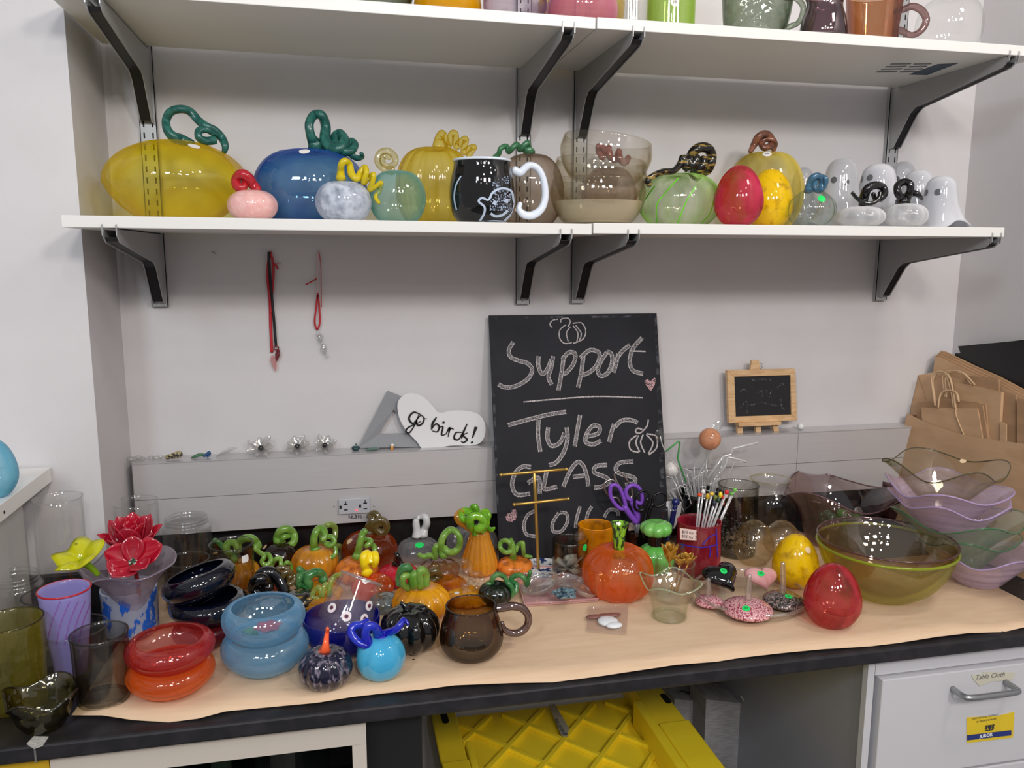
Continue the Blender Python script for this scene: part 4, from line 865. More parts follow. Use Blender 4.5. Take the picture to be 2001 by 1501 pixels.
# nested bowls
BW = [(0, 0), (.55, 0), (.72, .05), (.9, .3), (.99, .58), (1, .75), (.95, 1)]
X, Y, m = locate(1168, 186, ZM, -.225)
Z = ZM; R = 93*m
for i, (dz, H, tl, lb, dx) in enumerate(((0, .092, 0, 'greyish clear bowl with a milky base, bottom of three stacked on the lower shelf', 0), (.038, .088, .06, 'greyish clear glass bowl, middle of the three stacked on the lower shelf', .0), (.078, .086, .14, 'greyish clear bowl tilted to the right, top of the three stacked', .007))):
    t = thing('glass_bowl', lb, 'bowl', (X+dx, Y, ZM+dz), 'stacked clear bowls on the lower shelf')
    RR = R*(1, .975, .96)[i]
    if i == 0:
        fo = norm_prof(BW, RR, H, 5); obj('body', lathe((X+dx, Y, ZM+dz), shell(fo, .0022), 56), vmat(BOWLC), t)
        cut = [q_ for q_ in norm_prof(BW, RR*.975, H, 5) if q_[1] < H*.50]; obj('milky_base', lathe((X, Y, ZM+.003), cut, 48), tg('milky_base', (235, 225, 205), milk=.6, mrgb=(232, 220, 196)), t)
    else: obj('body', lathe((X+dx, Y, ZM+dz), shell(norm_prof(BW, RR, H, 5), .0022), 56, tilt=((0, 1, 0), tl)), vmat(BOWLC), t)
pumpkin('pale pinkish glass pumpkin with a rose coloured beaded curl seen through the stacked bowls', 1190, 322, 108, tg('pale_pink_clear', (226, 205, 195), milk=.08, mrgb=(200, 150, 130)), Y=-.068, Z=ZM, T=A3, smat=ROSEC, group='glass pumpkins on the lower shelf',
 stems=[[(1540, 500, 6), (1500, 440, 5), (1500, 390, 5), (1545, 410, 5), (1560, 470, 5), (1590, 400, 5), (1600, 480, 6), (1650, 510, 6), (1680, 430, 5), (1690, 500, 5.5), (1730, 540, 5.5), (1765, 490, 5), (1750, 540, 4)]])
t, b, g_ = pumpkin('clear green striped glass pumpkin with a thick black and gold curled stem', 1327, 336, 158, GSTR, Y=-.205, ribs=(12, .06, 5), p=.72, Z=ZM, T=A4, smat=BLKGOLD, group='glass pumpkins on the lower shelf', sY=-.01,
 stems=[dict(p=[(640, 590, 15), (700, 560, 10), (760, 560, 9), (800, 470, 8.5, -.01), (790, 380, 9), (720, 340, 9), (640, 370, 8.5), (590, 450, 8), (580, 520, 7)], f=(8, .05, .4)), dict(p=[(715, 440, 7, -.02), (715, 520, 8, -.025), (660, 560, 8, -.02), (650, 450, 8, -.025), (620, 530, 8, -.025), (580, 450, 8, -.02), (560, 540, 8, -.02), (525, 440, 6.5, -.02), (500, 500, 6, -.02), (430, 570, 5.5, -.03), (330, 580, 5.5, -.04), (250, 610, 5.5, -.05), (180, 660, 5.5, -.055), (200, 710, 5, -.055)], f=(8, .05, .4))])
gst = [strokes_on(t, b, [A4(*q) for q in st], 2.6, None, '', 10) for st in ([(480, 640), (340, 800), (270, 900), (270, 1080)], [(650, 720), (560, 860), (500, 1000), (470, 1090)], [(850, 700), (820, 860), (780, 990), (700, 1080)], [(250, 720), (140, 880), (110, 1000)])]
obj('colour_stripe', join(*gst), pb('stripe_green', (110, 200, 50), .2), t)
eg = lambda lb, xc, yt, w_, mt, **kw: pumpkin(lb, xc, yt, w_, mt, shape=EGG, ribs=None, name='glass_egg', cat_='egg', group=kw.pop('group', 'glass eggs'), **kw)
eg('pink red swirled glass egg on the lower shelf', 1443, 323, 95, REDPK, Y=-.315, Z=ZM)
eg('bright yellow speckled glass egg on the lower shelf beside the pink red egg', 1503, 330, 90, YELEGG, Y=-.235, Z=ZM)
pumpkin('pale yellow streaked glass pumpkin with a brown curled stem behind the two shelf eggs', 1492, 293, 146, PALEY, Y=-.115, ribs=(12, .03, 0), p=.7, Z=ZM, T=A4, smat=BRST, group='glass pumpkins on the lower shelf',
 stems=[dict(p=[(1180, 385, 4), (1220, 310, 6), (1260, 235, 6), (1330, 205, 6), (1385, 250, 6), (1380, 320, 6), (1320, 345, 5.5), (1290, 300, 5.5), (1330, 260, 5), (1400, 265, 4.5), (1425, 310, 4.5), (1405, 375, 4)], f=(8, .05, .4))], stick=[(1499, 301, 8.5, STICKW, 'ok')])
pumpkin('small clear grey ribbed glass pumpkin with a blue looped stem and a green sticker', 1586, 362, 92, PALEGR, Y=-.305, ribs=(8, .12, 0), shape=ONION, Z=ZM, T=A4, smat=BLUEST, group='glass pumpkins on the lower shelf',
 stems=[[(1750, 770, 8), (1755, 700, 5.5), (1790, 635, 5.5), (1850, 620, 5.5), (1880, 680, 6), (1860, 760, 5), (1810, 740, 5), (1820, 670, 5), (1870, 630, 4.5), (1920, 650, 4.5), (1905, 720, 4.5), (1850, 780, 4)]], stick=[(1606, 388, 8, STICKG)])
GP = [(1, 0), (.93, .03), (.80, .2), (.68, .42), (.60, .62), (.55, .78), (.47, .90), (.30, .975), (.12, 1), (0, 1)]
def ghost(label, xc, yt, wpx, Y, mat, eyes, ph=0.):
    X, Y, m = locate(xc, wpx, ZM, Y); R = wpx/2*m; H = fz(yt, X, Y)-ZM
    t = thing('glass_ghost', label, 'ghost', (X, Y, ZM), 'white glass ghosts'); pr = norm_prof(GP, R, H, 5); V, F = lathe((0, 0, 0), pr, 40)
    V2 = []
    for x, y, z in V:
        a = math.atan2(y, x); q = max(0, 1-z/(H*.5)); s = 1+.16*q*math.cos(4*a+ph); lift = .016*q*max(0, math.cos(2*a+ph))**1.5 if z < H*.25 else 0
        V2.append((X+x*s, Y+y*s, ZM+max(z+lift*(q**2), .0002)))
    b = obj('body', (V2, F), mat, t, solid=.0025)
    for e in eyes: decal(t, b, *A5(*e), 6.2*m, GREYEYE, name='eye', lift=.0022)
ghost('small clear white ghost peeking out behind the big pale yellow pumpkin', 1566, 328, 70, -.08, GHOSTC, [(143, 395)], 1)
ghost('tallest white glass ghost, leftmost of the big ghosts', 1640, 311, 104, -.20, GHOSTC, [(450, 360), (565, 380)], .5)
ghost('white glass ghost looking over the left small white pumpkin', 1712, 321, 112, -.205, GHOST, [(725, 355), (803, 338)], 2)
ghost('half hidden clear white ghost in the back row by the upright', 1758, 317, 84, -.09, GHOSTC, [(1062, 355)], 1.2)
ghost('white glass ghost behind the right small white pumpkin', 1790, 333, 96, -.165, GHOST, [], .3)
ghost('rightmost white glass ghost with a lifted hem at the shelf end', 1836, 345, 98, -.27, GHOST, [(1355, 485), (1465, 478)], 2.6)
pumpkin('small white glass pumpkin with a long black curled tail stem, left of the pair', 1683, 402, 90, WHITEP, Y=-.315, ribs=(8, .1, 0), Z=ZM, T=A5, smat=BLACKG, group='small white pumpkins',
 stems=[[(730, 600, 7), (740, 540, 8), (770, 450, 7.5), (850, 410, 7), (920, 430, 7), (940, 490, 6.5), (900, 540, 6), (850, 540, 4), (830, 490, 4)], [(900, 480, 3.5, -.01), (880, 550, 3.5, -.015), (810, 588, 3.5, -.015), (730, 575, 3.5, -.01), (670, 535, 3.2, -.01), (625, 482, 3, -.01)]])
pumpkin('small white glass pumpkin with a short black ring stem, right of the pair', 1771, 396, 80, WHITEP, Y=-.315, ribs=(8, .1, 0), Z=ZM, T=A5, smat=BLACKG, group='small white pumpkins',
 stems=[[(1120, 590, 13), (1150, 540, 9), (1190, 470, 6.5), (1190, 400, 6.5), (1130, 380, 6.5), (1070, 420, 6.5), (1080, 500, 6.5), (1140, 540, 6), (1210, 490, 6), (1270, 500, 4.5), (1310, 545, 3)]])
# ================================================================== TOP SHELF
ZV = ZU+T_+.005
vessel('dark green grey glass bowl at the photo top edge', 722, 0, 176, tg('dark_grey_green', (120, 132, 112), milk=.12, mrgb=(70, 80, 62)), ROUNDB, Y=-.2, Z=ZV, H=.09, name='glass_bowl', cat_='bowl')
vessel('opaque yellow orange glass bowl on the top shelf', 875, 0, 132, tg('yellow_orange_bowl', (250, 205, 30), milk=.75, mrgb=(246, 188, 12)), BELLY, Y=-.22, Z=ZV, H=.1, name='glass_bowl', cat_='bowl')
vessel('clear glass jar with lilac and black flecks on the top shelf', 1006, 0, 126, tg('lilac_fleck', (205, 190, 205), milk=.45, mrgb=(120, 95, 125), pat=(14, (1, 1, 1.6), .5, .6)), BELLY, Y=-.26, Z=ZV, H=.11, name='glass_jar', cat_='jar')
vessel('round pink glass bowl on the top shelf beside the shelf joint', 1137, 0, 140, tg('pink_bowl_glass', (240, 165, 190), milk=.5, mrgb=(228, 150, 172)), BELLY, Y=-.25, Z=ZV, H=.1, name='glass_bowl', cat_='bowl')
vessel('yellow glass bowl hidden behind the pink bowl on the top shelf', 1135, 0, 168, tg('yellow_bowl_glass', (248, 222, 90), milk=.35, mrgb=(240, 205, 70)), ROUNDB, Y=-.09, Z=ZV, H=.1, name='glass_bowl', cat_='bowl')
vessel('clear glass cylinder vase on the top shelf left of the lime green one', 1236, 0, 62, CLEAR, CYL, Y=-.27, Z=ZV, H=.2, name='glass_vase', cat_='vase')
t, b, g_ = vessel('lime green glass cylinder vase with a white round sticker on the top shelf', 1311, 0, 92, tg('lime_glass', (205, 232, 130), milk=.35, mrgb=(180, 214, 100)), CYL, Y=-.24, Z=ZV, H=.2, name='glass_vase', cat_='vase')
decal(t, b, 1319, 4, 8*g_[5], STICKW, txt='15')
t, b, g_ = vessel('grey green dimpled glass mug on the top shelf', 1477, 0, 136, tg('grey_green_dimple', (146, 160, 138), milk=.1, mrgb=(110, 125, 100), bump=.9, gl=.1), [(0, 0), (.66, 0), (.78, .03), (.9, .3), (.97, .6), (1, 1)], Y=-.26, Z=ZV, H=.11, name='glass_mug', cat_='mug', wob=.02)
A7 = tr((1380, 0), 3.222)
P, R = path3([(500, -10, 5), (560, -15, 5), (610, 40, 5), (600, 110, 5), (570, 150, 4.5), (530, 165, 5), (490, 190, 5)], -.26, A7); obj('handle', tube(P, R, 10, 5), tg('grey_green_dimple', (0, 0, 0)), t)
vessel('small dark plum iridescent glass cup with a pinched waist on the top shelf', 1610, 6, 90, tg('plum_glass', (120, 66, 74), milk=.35, mrgb=(50, 34, 48), gl=.2, rgb2=None), [(0, 0), (.8, 0), (.96, .06), (1, .2), (.9, .5), (.74, .78), (.84, 1)], Y=-.29, Z=ZV, name='glass_cup', cat_='cup')
t, b, g_ = vessel('amber brown glass mug with a thick looped handle on the top shelf', 1706, 5, 106, tg('amber_glass', (190, 110, 58), milk=.1, mrgb=(120, 50, 20), gl=.12), [(0, 0), (.7, 0), (.82, .04), (.9, .4), (.97, .8), (1, 1)], Y=-.28, Z=ZV, name='glass_mug', cat_='mug', tilt=None)
P, R = path3([(1190, 75, 5), (1240, 60, 5.5), (1300, 40, 6), (1360, 70, 6), (1385, 130, 6), (1350, 195, 5.5), (1290, 222, 5), (1230, 195, 6), (1190, 190, 7)], -.28, A7); obj('handle', tube(P, R, 12, 6), tg('plum_handle', (170, 120, 118), milk=.2, mrgb=(110, 60, 50), gl=.2), t)
pumpkin('large clear glass globe at the right end of the top shelf', 1853, 0, 122, CLEAR, Y=-.26, Z=ZV, ribs=None, H=.115, p=.6, name='glass_globe', cat_='globe')
# blue egg on the white unit
X, Y, Z = -1.118, -.46, 1.1965
b = thing('glass_egg', 'large pale blue streaked glass egg on the white shelf unit at the left edge', 'egg', (X, Y, Z), 'glass eggs')
Y = -.42; m = mpp(-1.1, Y, 1.25); Hh = fz(818, fx(-8, Y, 1.25), Y)-Z; Rr = 46*m; X = fx(34, Y, 1.24)-Rr
obj('body', lathe((X, Y, Z), norm_prof(EGG, Rr, .098, 6), 48), tg('sky_streak', (150, 210, 232), milk=.6, mrgb=(120, 196, 222), pat=(24, (1, 1, .35), .25, .7, .5)), b)
# ================================================================== THE COUNTER
SK = .96
Q1 = tr((0, 1000), 2.996); Q2 = tr((400, 1000), 3.7525); Q3 = tr((700, 950), 3.7525); Q4 = tr((1000, 900), 3.7525); Q5 = tr((1300, 850), 3.7525); Q6 = tr((1500, 850), 3.7525)
G1 = tr((400, 1000), 7.146); G2 = tr((620, 980), 7.146); G3 = tr((800, 980), 7.146); G7 = tr((1270, 860), 6.823); G8 = tr((1160, 880), 6.0056)
SMOKE = tg('smoke_glass', (158, 156, 146), gl=.09); SMOKA = tg('smoke_amber', (196, 184, 166), gl=.08); OLIVE = tg('olive_glass', (206, 198, 104), milk=.12, mrgb=(190, 180, 70), gl=.09, bump=.5)
OLIVD = tg('olive_dark', (136, 124, 50), gl=.12, bump=.8); NAVY = tg('navy_glass', (16, 22, 44), gl=.09); NAVYP = pb('navy_solid', (7, 10, 26), .04, coat=.6)
# --- left end
vessel('tall clear glass cylinder vase furthest left against the white pier', 132, 960, 88, CLEAR, CYL, Y=-.335, name='glass_vase', cat_='vase', group='tall clear cylinders', th=.002, rim=(.0011, CLEARD))
vessel('tall clear glass cylinder vase behind the red lotus flower', 273, 968, 84, CLEAR, CYL, Y=-.135, name='glass_vase', cat_='vase', group='tall clear cylinders', th=.002, rim=(.0011, CLEARD))
JAR = [(0, 0), (.9, 0), (1, .03), (1, .5), (1, .8), (.97, .86), (.86, .89), (.84, .91), (.88, .93), (.84, .95), (.87, .98), (.84, 1)]
vessel('clear glass jar with a screw thread neck in the left back corner', 369, 998, 92, CLEARD, JAR, Y=-.105, name='glass_jar', cat_='jar', rt=.84)
vessel('clear glass jar with a threaded neck at the photo left edge', 38, 1107, 98, CLEARD, JAR, Y=-.375, name='glass_jar', cat_='jar', rt=.84)
vessel('low smoky clear tumbler in front of the threaded jar', 368, 1078, 84, SMOKA, CYL, Y=-.235, rim=(.0012, SMOKE))
t, b, g_ = vessel('smoky tumbler with a white price tag on its right side', 456, 1048, 82, SMOKA, CYL, Y=-.245, rim=(.0012, SMOKE))
decal(t, b, 479, 1092, 7*g_[5], STICKW, name='price_tag', sc=(1.1, 1., 1), label='white paper price tag')
vessel('small clear tumbler with a dark rim behind the purple cup', 104, 1143, 96, CLEAR, CYL, Y=-.42, rim=(.0012, SMOKE))
vessel('tall olive green glass vase with slanting ribs at the left edge', 32, 1187, 112, OLIVE, TUMB, yb=1400, name='glass_vase', cat_='vase', ribs=(10, .05, 9), rim=(.0013, OLIVD))
vessel('small dark olive glass bowl with a ruffled rim on the counter corner', 82, 1322, 132, OLIVD, [(0, 0), (.42, 0), (.55, .04), (.72, .3), (.82, .6), (.92, .85), (1, 1)], yb=1436, name='glass_bowl', cat_='bowl', wave=(4, .007, .09, .8, 1.6), rim=(.0013, OLIVD), k=.5)
vessel('smoke grey tumbler standing left of the red and orange bowls', 200, 1214, 103, SMOKE, TUMB, yb=1389, rim=(.0014, SMOKE), th=.0035)
t, b, g_ = vessel('clear tumbler holding the purple striped cup', 150, 1200, 118, CLEAR, TUMB, Y=-.50, rim=(.0012, CLEARD), th=.002)
cx, cy, cz = g_[:3]
PURP = tg('purple_glass', (214, 206, 242), milk=.9, mrgb=(184, 176, 238), pat=(16, (1, 1, .3), .1, .45, .7))
Hc = fz(1150, cx, cy)-ZT-.012
t, b, g_ = vessel('lilac purple striped cup with a thin red rim', 136, 1150, 92, PURP, [(0, 0), (.5, 0), (.62, .03), (.72, .25), (.88, .6), (1, 1)], Y=cy, Z=ZT+.012, H=Hc, name='glass_cup', cat_='cup', rim=(.0016, pb('red_rim', (186, 34, 52), .1, coat=.4)), k=.5)
st = [strokes_on(t, b, [(px, 1175+0), (px-16, 1215), (px-26, 1260)], 1.6, None, '') for px in (118, 136, 152, 166, 178)]
obj('spiral_stripe', join(*[s for s in st if s[1]]), pb('stripe_purple', (150, 92, 170), .3), t)
LIL = tg('lilac_grey', (228, 220, 230), milk=.25, mrgb=(206, 194, 212), gl=.1, bump=.2)
vessel('wide flared lilac grey glass vase holding flowers', 260, 1072, 172, LIL, [(0, 0), (.34, 0), (.36, .03), (.28, .10), (.30, .3), (.42, .55), (.62, .78), (.84, .92), (1, 1)], Y=-.355, name='glass_vase', cat_='vase', wave=(5, .006, .05, 2.1, 3), rim=(.0011, LIL), k=.5)
t, b, g_ = vessel('blue tumbler with white and turquoise patches', 255, 1126, 103, tg('blue_patch', (186, 216, 238), milk=.9, mrgb=(226, 232, 248), pat=(26, (1, 1, .8), .30, .36), gl=.07), TUMB, yb=1252, th=.003)
lay = lathe(g_[:3], norm_prof([(.955, .1), (.985, .5), (1.012, 1)], g_[3]*1.004, g_[4]*.99, 8), 48)
obj('blue_patches', lay, tg('cobalt_patch', (235, 240, 250), milk=.95, mrgb=(46, 112, 226), pat=(34, (1.2, 1.2, .7), .56, .60), gl=.02), t)
# flowers
def facing(Cpx, Yf, ax):
    P = WY(Cpx[0], Cpx[1], Yf); z = np.array(ax, float); z /= np.linalg.norm(z); x = np.cross([0, 0, 1.], z); x = x/np.linalg.norm(x) if np.linalg.norm(x) > .01 else np.array([1., 0, 0]); y = np.cross(z, x)
    M = np.array([x, y, z]).T
    return lambda vf: ([tuple(P+M@np.array(v)) for v in vf[0]], vf[1]), P
REDF = tg('red_flower_glass', (226, 60, 80), milk=.55, mrgb=(206, 28, 56), gl=.13, dens=.8); REDF2 = tg('red_flower_clear', (238, 120, 132), milk=.3, mrgb=(214, 50, 74), gl=.15, dens=.6)
Pc = WY(262, 1095, -.335)
t = thing('glass_flower', 'red glass lotus flower with upright pointed petals, the upper red one', 'flower', Pc, 'red glass flowers')
f, P = facing((262, 1084), -.335, (0, -.25, 1)); m = mpp(*P)
for k in range(8): obj('petal', f(petal((0, 0, 0), k*PI/4+.2, 70*m, 22*m, .62+.1*(k % 2), .5, .25)), (REDF, REDF2)[k % 2], t, solid=.0018)
for k in range(6): obj('petal', f(petal((0, 0, .004), k*PI/3+.5, 68*m, 22*m, 1.12, .6, .2)), (REDF2, REDF)[k % 2], t, solid=.0018)
for k in range(4): obj('petal', f(petal((0, 0, .01), k*PI/2+.8, 62*m, 14*m, 1.38, .7, .0)), REDF, t, solid=.0018)
obj('stem', tube([P, P+np.array([0, .0, -.05]), P+np.array([.0, 0, -.10])], .004, 8, 3), CLEARD, t)
t = thing('glass_flower', 'open red glass poppy flower with a green speckled centre, the lower red one', 'flower', WY(262, 1102, -.40), 'red glass flowers')
f, P = facing((260, 1101), -.40, (.2, -.9, .95)); m = mpp(*P)
for k in range(5): obj('petal', f(petal((0, 0, 0), k*2*PI/5+.25, (58, 46, 52, 60, 50)[k]*m, (27, 20, 24, 28, 21)[k]*m, (.30, .5, .2, .4, .6)[k], .7, .3, n=8, tip=1.05)), (REDF, REDF2)[k % 2], t, solid=.0022)
obj('centre', join(*[f(sph((9*m*math.cos(k*2.4)*(k/14)**.5, 9*m*math.sin(k*2.4)*(k/14)**.5, 4*m), 3.2*m, 6, 5)) for k in range(15)]), pb('poppy_centre', (40, 70, 52), .1, coat=.4, rgb2=(190, 190, 180), pat=(160, (1, 1, 1), .5, .6)), t)
obj('stem', tube([P+np.array([0, .004, -.004]), P+np.array([0, .02, -.04]), P+np.array([0, .03, -.09])], .004, 8, 3), pb('stem_red', (150, 30, 45), .1, coat=.3), t)
t = thing('glass_flower', 'yellow glass trumpet flower with a green stem leaning in the lilac vase', 'flower', WY(187, 1120, -.40), 'flowers in the lilac vase')
p0 = WY(192, 1123, -.40); p1 = WY(143, 1082, -.41); ax = p1-p0
f, P = facing((160, 1097), -.41, ax+np.array([.012, -.022, .045])); m = mpp(*P)
tp = lathe((0, 0, 0), [(4.5*m, 0), (8*m, 6*m), (20*m, 14*m), (34*m, 18*m), (46*m, 19*m)], 36, wave=(5, 5*m, .12, 1, 2))
bo = obj('blossom', f(tp), tg('yellow_flower', (240, 236, 60), milk=.8, mrgb=(226, 224, 30), gl=.1, pat=(40, (1, 1, 1), .1, .4)), t, solid=.0022)
obj('stem', tube([p0, p0+(p1-p0)*.3+np.array([0, 0, .002]), P], [5.5*m, 6.5*m, 9*m], 12, 5), pb('lime_stem', (150, 198, 34), .08, coat=.5, trans=.2), t)
decal(t, bo, 149, 1064, 9*m, STICKW, txt='20')
# bowls
def cbowl(label, xc, wpx, Z, H, mat, Y, tilt=None, th=.006, group='rounded bowls with curled in rims', shape=CURLB):
    X = fx(xc, Y, Z+.03); m = mpp(X, Y, Z+.03); t = thing('glass_bowl', label, 'bowl', (X, Y, Z), group)
    b = obj('body', lathe((X, Y, Z), shell(norm_prof(shape, wpx/2*m, H, 5), th), 56, tilt=tilt), vmat(mat), t); return t, b, (X, Y, Z, wpx/2*m, H, m)
X, Y, m = locate(333, 166, ZT, None, 1374, .62); R = 83*m
Ht = fz(1216, X, Y+R*.8)-ZT; h = Ht/1.80
cbowl('orange glass bowl under the red one at the counter front', 334, 164, ZT, h, tg('orange_bowl', (252, 158, 88), milk=.32, mrgb=(252, 124, 40), gl=.08), Y)
cbowl('red swirled glass bowl stacked on the orange one', 333, 166, ZT+h*.80, h, tg('red_bowl', (238, 120, 106), milk=.28, mrgb=(222, 70, 72), gl=.08, pat=(9, (1, 1, 3), .2, .6)), Y)
Yn = -.40
cbowl('rose red glass bowl, lowest of the stack under the dark navy bowls', 398, 116, ZT, .042, tg('rose_glass', (200, 90, 100), milk=.25, mrgb=(140, 30, 50)), Yn-.02)
cbowl('very dark navy glass bowl, lower one of the two', 408, 146, ZT+.032, .052, NAVYP, Yn)
z2 = ZT+.032+.040
cbowl('very dark navy glass bowl tilted forward, upper one of the two', 400, 142, z2, .052, NAVYP, Yn-.005, tilt=((.35, 1, 0), -.30), th=.005)
LB = tg('light_blue_glass', (196, 226, 244), milk=.36, mrgb=(146, 208, 246), gl=.08, pat=(7, (1, 1, 2.5), .0, .7))
X, Y, m = locate(517, 162, ZT, None, 1331, .62); R = 80*m; Ht = fz(1156, X, Y+R*.8)-ZT; h = Ht/1.80
cbowl('light blue glass bowl, lower one of two stacked', 519, 166, ZT, h, LB, Y); t, b, lbg = cbowl('light blue glass bowl holding a red glass flower, upper one of two stacked', 516, 158, ZT+h*.80, h, LB, Y)
t = thing('glass_flower', 'small red glass flower with a green leaf lying in the light blue bowl', 'flower', (lbg[0], lbg[1], lbg[2]+.014), 'red glass flowers')
for k in range(6): obj('petal', petal((lbg[0]+.006, lbg[1], lbg[2]+.014), k*PI/3+.3, .026, .009, .45, .5), REDF, t, solid=.002)
obj('leaf', petal((lbg[0]-.01, lbg[1], lbg[2]+.012), 2.9, .028, .01, .15, .4), DGREEN, t, solid=.002)
X, Y, m = locate(668, 146, ZT, None, 1290, .6); R = 73*m
t, b, cbg = vessel('deep cobalt blue glass bowl with a clear tumbler tilted inside', 668, 1172, 148, tg('cobalt_clear', (80, 90, 215), milk=.42, mrgb=(20, 26, 150), gl=.09), ROUNDB, Y=Y, name='glass_bowl', cat_='bowl', th=.003)
# tilted tumbler with eye murrine
cx, cy, cz = cbg[:3]; pA = WY(672, 1218, cy-.012); pB = WY(703, 1138, cy+.010); ax = pB-pA; Lx = np.linalg.norm(ax)*1.16; z_ = ax/np.linalg.norm(ax); x_ = np.cross([0, 1, 0], z_); x_ /= np.linalg.norm(x_); y_ = np.cross(z_, x_); Mx = np.array([x_, y_, z_]).T
t = thing('glass_tumbler', 'thick clear tumbler with white eye dots tilted in the cobalt bowl', 'glass', pA); mm = mpp(*pA)
V, F = lathe((0, 0, 0), shell(norm_prof([(0, 0), (.8, 0), (1, .06), (.98, .3), (.86, .7), (.78, 1)], 52*mm, Lx, 5), .004), 40, wob=.01)
bt_ = obj('body', ([tuple(pA-ax*.06+Mx@np.array(v)) for v in V], F), tg('tumbler_thick', (242, 240, 244), gl=.05, milk=.03, mrgb=(225, 225, 235), dens=.2, rough=.06), t)
rj = 52*mm*.80; obj('rim', tube([pA-ax*.06+Mx@np.array((rj*math.cos(a), rj*math.sin(a), Lx)) for a in np.linspace(0, 2*PI, 40, endpoint=False)], .0017, 8, 1, smooth=False, closed=True), EDGE, t)
for (a, b_) in ((1040, 768), (933, 705), (1205, 690), (1170, 785)):
    decal(t, bt_, *Q2(a, b_), 9.5*mm, pb('eye_white', (236, 226, 228), .1, coat=.4), name='eye_dot'); decal(t, bt_, *Q2(a, b_), 4*mm, pb('eye_plum', (96, 40, 66), .1, coat=.4), name='eye_centre', lift=.0016)
decal(t, bt_, *Q2(1185, 505), 8*mm, STICKW, name='price_tag', sc=(1.3, .8, 1), label='white paper price tag')
# --- front row pumpkins
pumpkin('small dark speckled glass pumpkin with a bright orange spike stem', 636, 1262, 102, pb('dark_speckle', (20, 20, 44), .05, coat=.6, rgb2=(120, 112, 128), pat=(130, (1, 1, .5), .52, .64)), yb=1348, ribs=(12, .09, 0), T=Q2, smat=pb('orange_stem', (255, 104, 56), .1, coat=.4), dim=.12, k=.42, group='glass pumpkins on the counter', sY=.0,
 stems=[dict(p=[(876, 1072, 19), (878, 1040, 16), (882, 1000, 9), (888, 950, 6), (895, 895, 4.5), (900, 855, 3.5)], f=(9, .12, 0))])
pumpkin('small sky blue glass pumpkin with a tangled cobalt blue stem', 744, 1237, 96, pb('sky_blue_glass', (84, 186, 222), .05, coat=.6, rgb2=(62, 164, 208), pat=(12, (1, 1, .3), .4, .6)), yb=1329, ribs=(7, .035, 0), T=Q2, smat=COBALT, k=.42, group='glass pumpkins on the counter',
 stems=[dict(p=[(1300, 960, 18.3), (1280, 920, 13.4), (1250, 850, 9.8, -.01), (1200, 840, 9.2, -.015), (1180, 900, 9.2, -.015), (1200, 970, 9.2, -.015), (1160, 975, 8.5, -.015), (1110, 940, 8.5, -.01), (1075, 890, 8.5, -.005), (1090, 840, 8.5, .0), (1150, 830, 8.5, .005), (1200, 800, 7.9, .01)], f=(8, .05, .2)), [(1280, 900, 7.3), (1330, 890, 7.9), (1400, 865, 7.9), (1440, 820, 6.7), (1460, 790, 4.9), (1495, 828, 3.0)]])
pumpkin('deeply ribbed black glass pumpkin with a curled leaf stem', 801, 1181, 113, BLACKG, yb=1276, ribs=(9, .20, 0), T=Q3, smat=BLACKG, dim=.14, k=.42, group='glass pumpkins on the counter',
 stems=[[(400, 980, 12), (370, 940, 9), (350, 890, 7), (310, 855, 3)], [(420, 980, 9), (430, 920, 8), (470, 900, 8), (500, 940, 7), (470, 985, 6)]])
AMB = tg('amber_dark', (98, 64, 16), milk=.05, mrgb=(60, 40, 10), gl=.12)
t, b, g_ = vessel('large dark amber brown glass mug with a rope twisted handle', 921, 1163, 125, AMB, BELLY, yb=1294, name='glass_mug', cat_='mug', k=.55, rt=.78, rim=(.0013, AMB), th=.003)
P, R = path3([(1000, 900, 8), (1060, 890, 8.5), (1130, 880, 8.5), (1200, 895, 8), (1245, 950, 7.5), (1240, 1020, 7.5), (1190, 1070, 7.5), (1120, 1078, 7), (1070, 1050, 6), (1050, 1000, 5)], g_[1], Q3); obj('handle', tube(P, R, 16, 6, flute=(8, .07, .45)), tg('plum_rope', (138, 100, 96), milk=.4, mrgb=(84, 50, 46), gl=.25), t, label='twisted plum brown handle')

# --- the pumpkin patch
OR1 = tg('orange_glass', (255, 204, 104), milk=.6, mrgb=(255, 176, 50), gl=.08, pat=(14, (1, 1, .2), .2, .65)); OR2 = tg('orange_mottled', (255, 184, 110), milk=1., mrgb=(255, 152, 60), gl=.07, pat=(50, (1, 1, 1), .25, .55))
ORR = tg('orange_ribbed', (255, 208, 92), milk=.7, mrgb=(255, 184, 32), gl=.08, pat=(20, (1, 1, .2), .2, .6)); BRD = tg('brown_dark', (110, 74, 60), milk=.12, mrgb=(70, 40, 30), gl=.1, bump=.4)
AMBR = tg('amber_brown', (224, 142, 90), milk=.16, mrgb=(190, 80, 30), gl=.1); BRSW = tg('brown_swirl', (230, 206, 178), milk=.5, mrgb=(140, 88, 54), gl=.1, pat=(34, (1, 1, .7), .5, .58))
CLR = tg('clear_smoke', (240, 236, 238), milk=.13, mrgb=(200, 200, 205), gl=.09); TEALI = tg('teal_iridescent', (180, 206, 206), milk=.3, mrgb=(120, 160, 170), gl=.2, pat=(30, (1, 1, .4), .4, .6))
REDP = tg('red_pumpkin', (230, 70, 80), milk=.7, mrgb=(220, 40, 62), gl=.08); DGP = tg('dark_green_pumpkin', (40, 66, 48), milk=.3, mrgb=(14, 30, 22), gl=.12); OLC = tg('olive_clear_curl', (168, 148, 80), milk=.25, mrgb=(110, 92, 40), gl=.2, dens=.8)
gp = 'glass pumpkins on the counter'
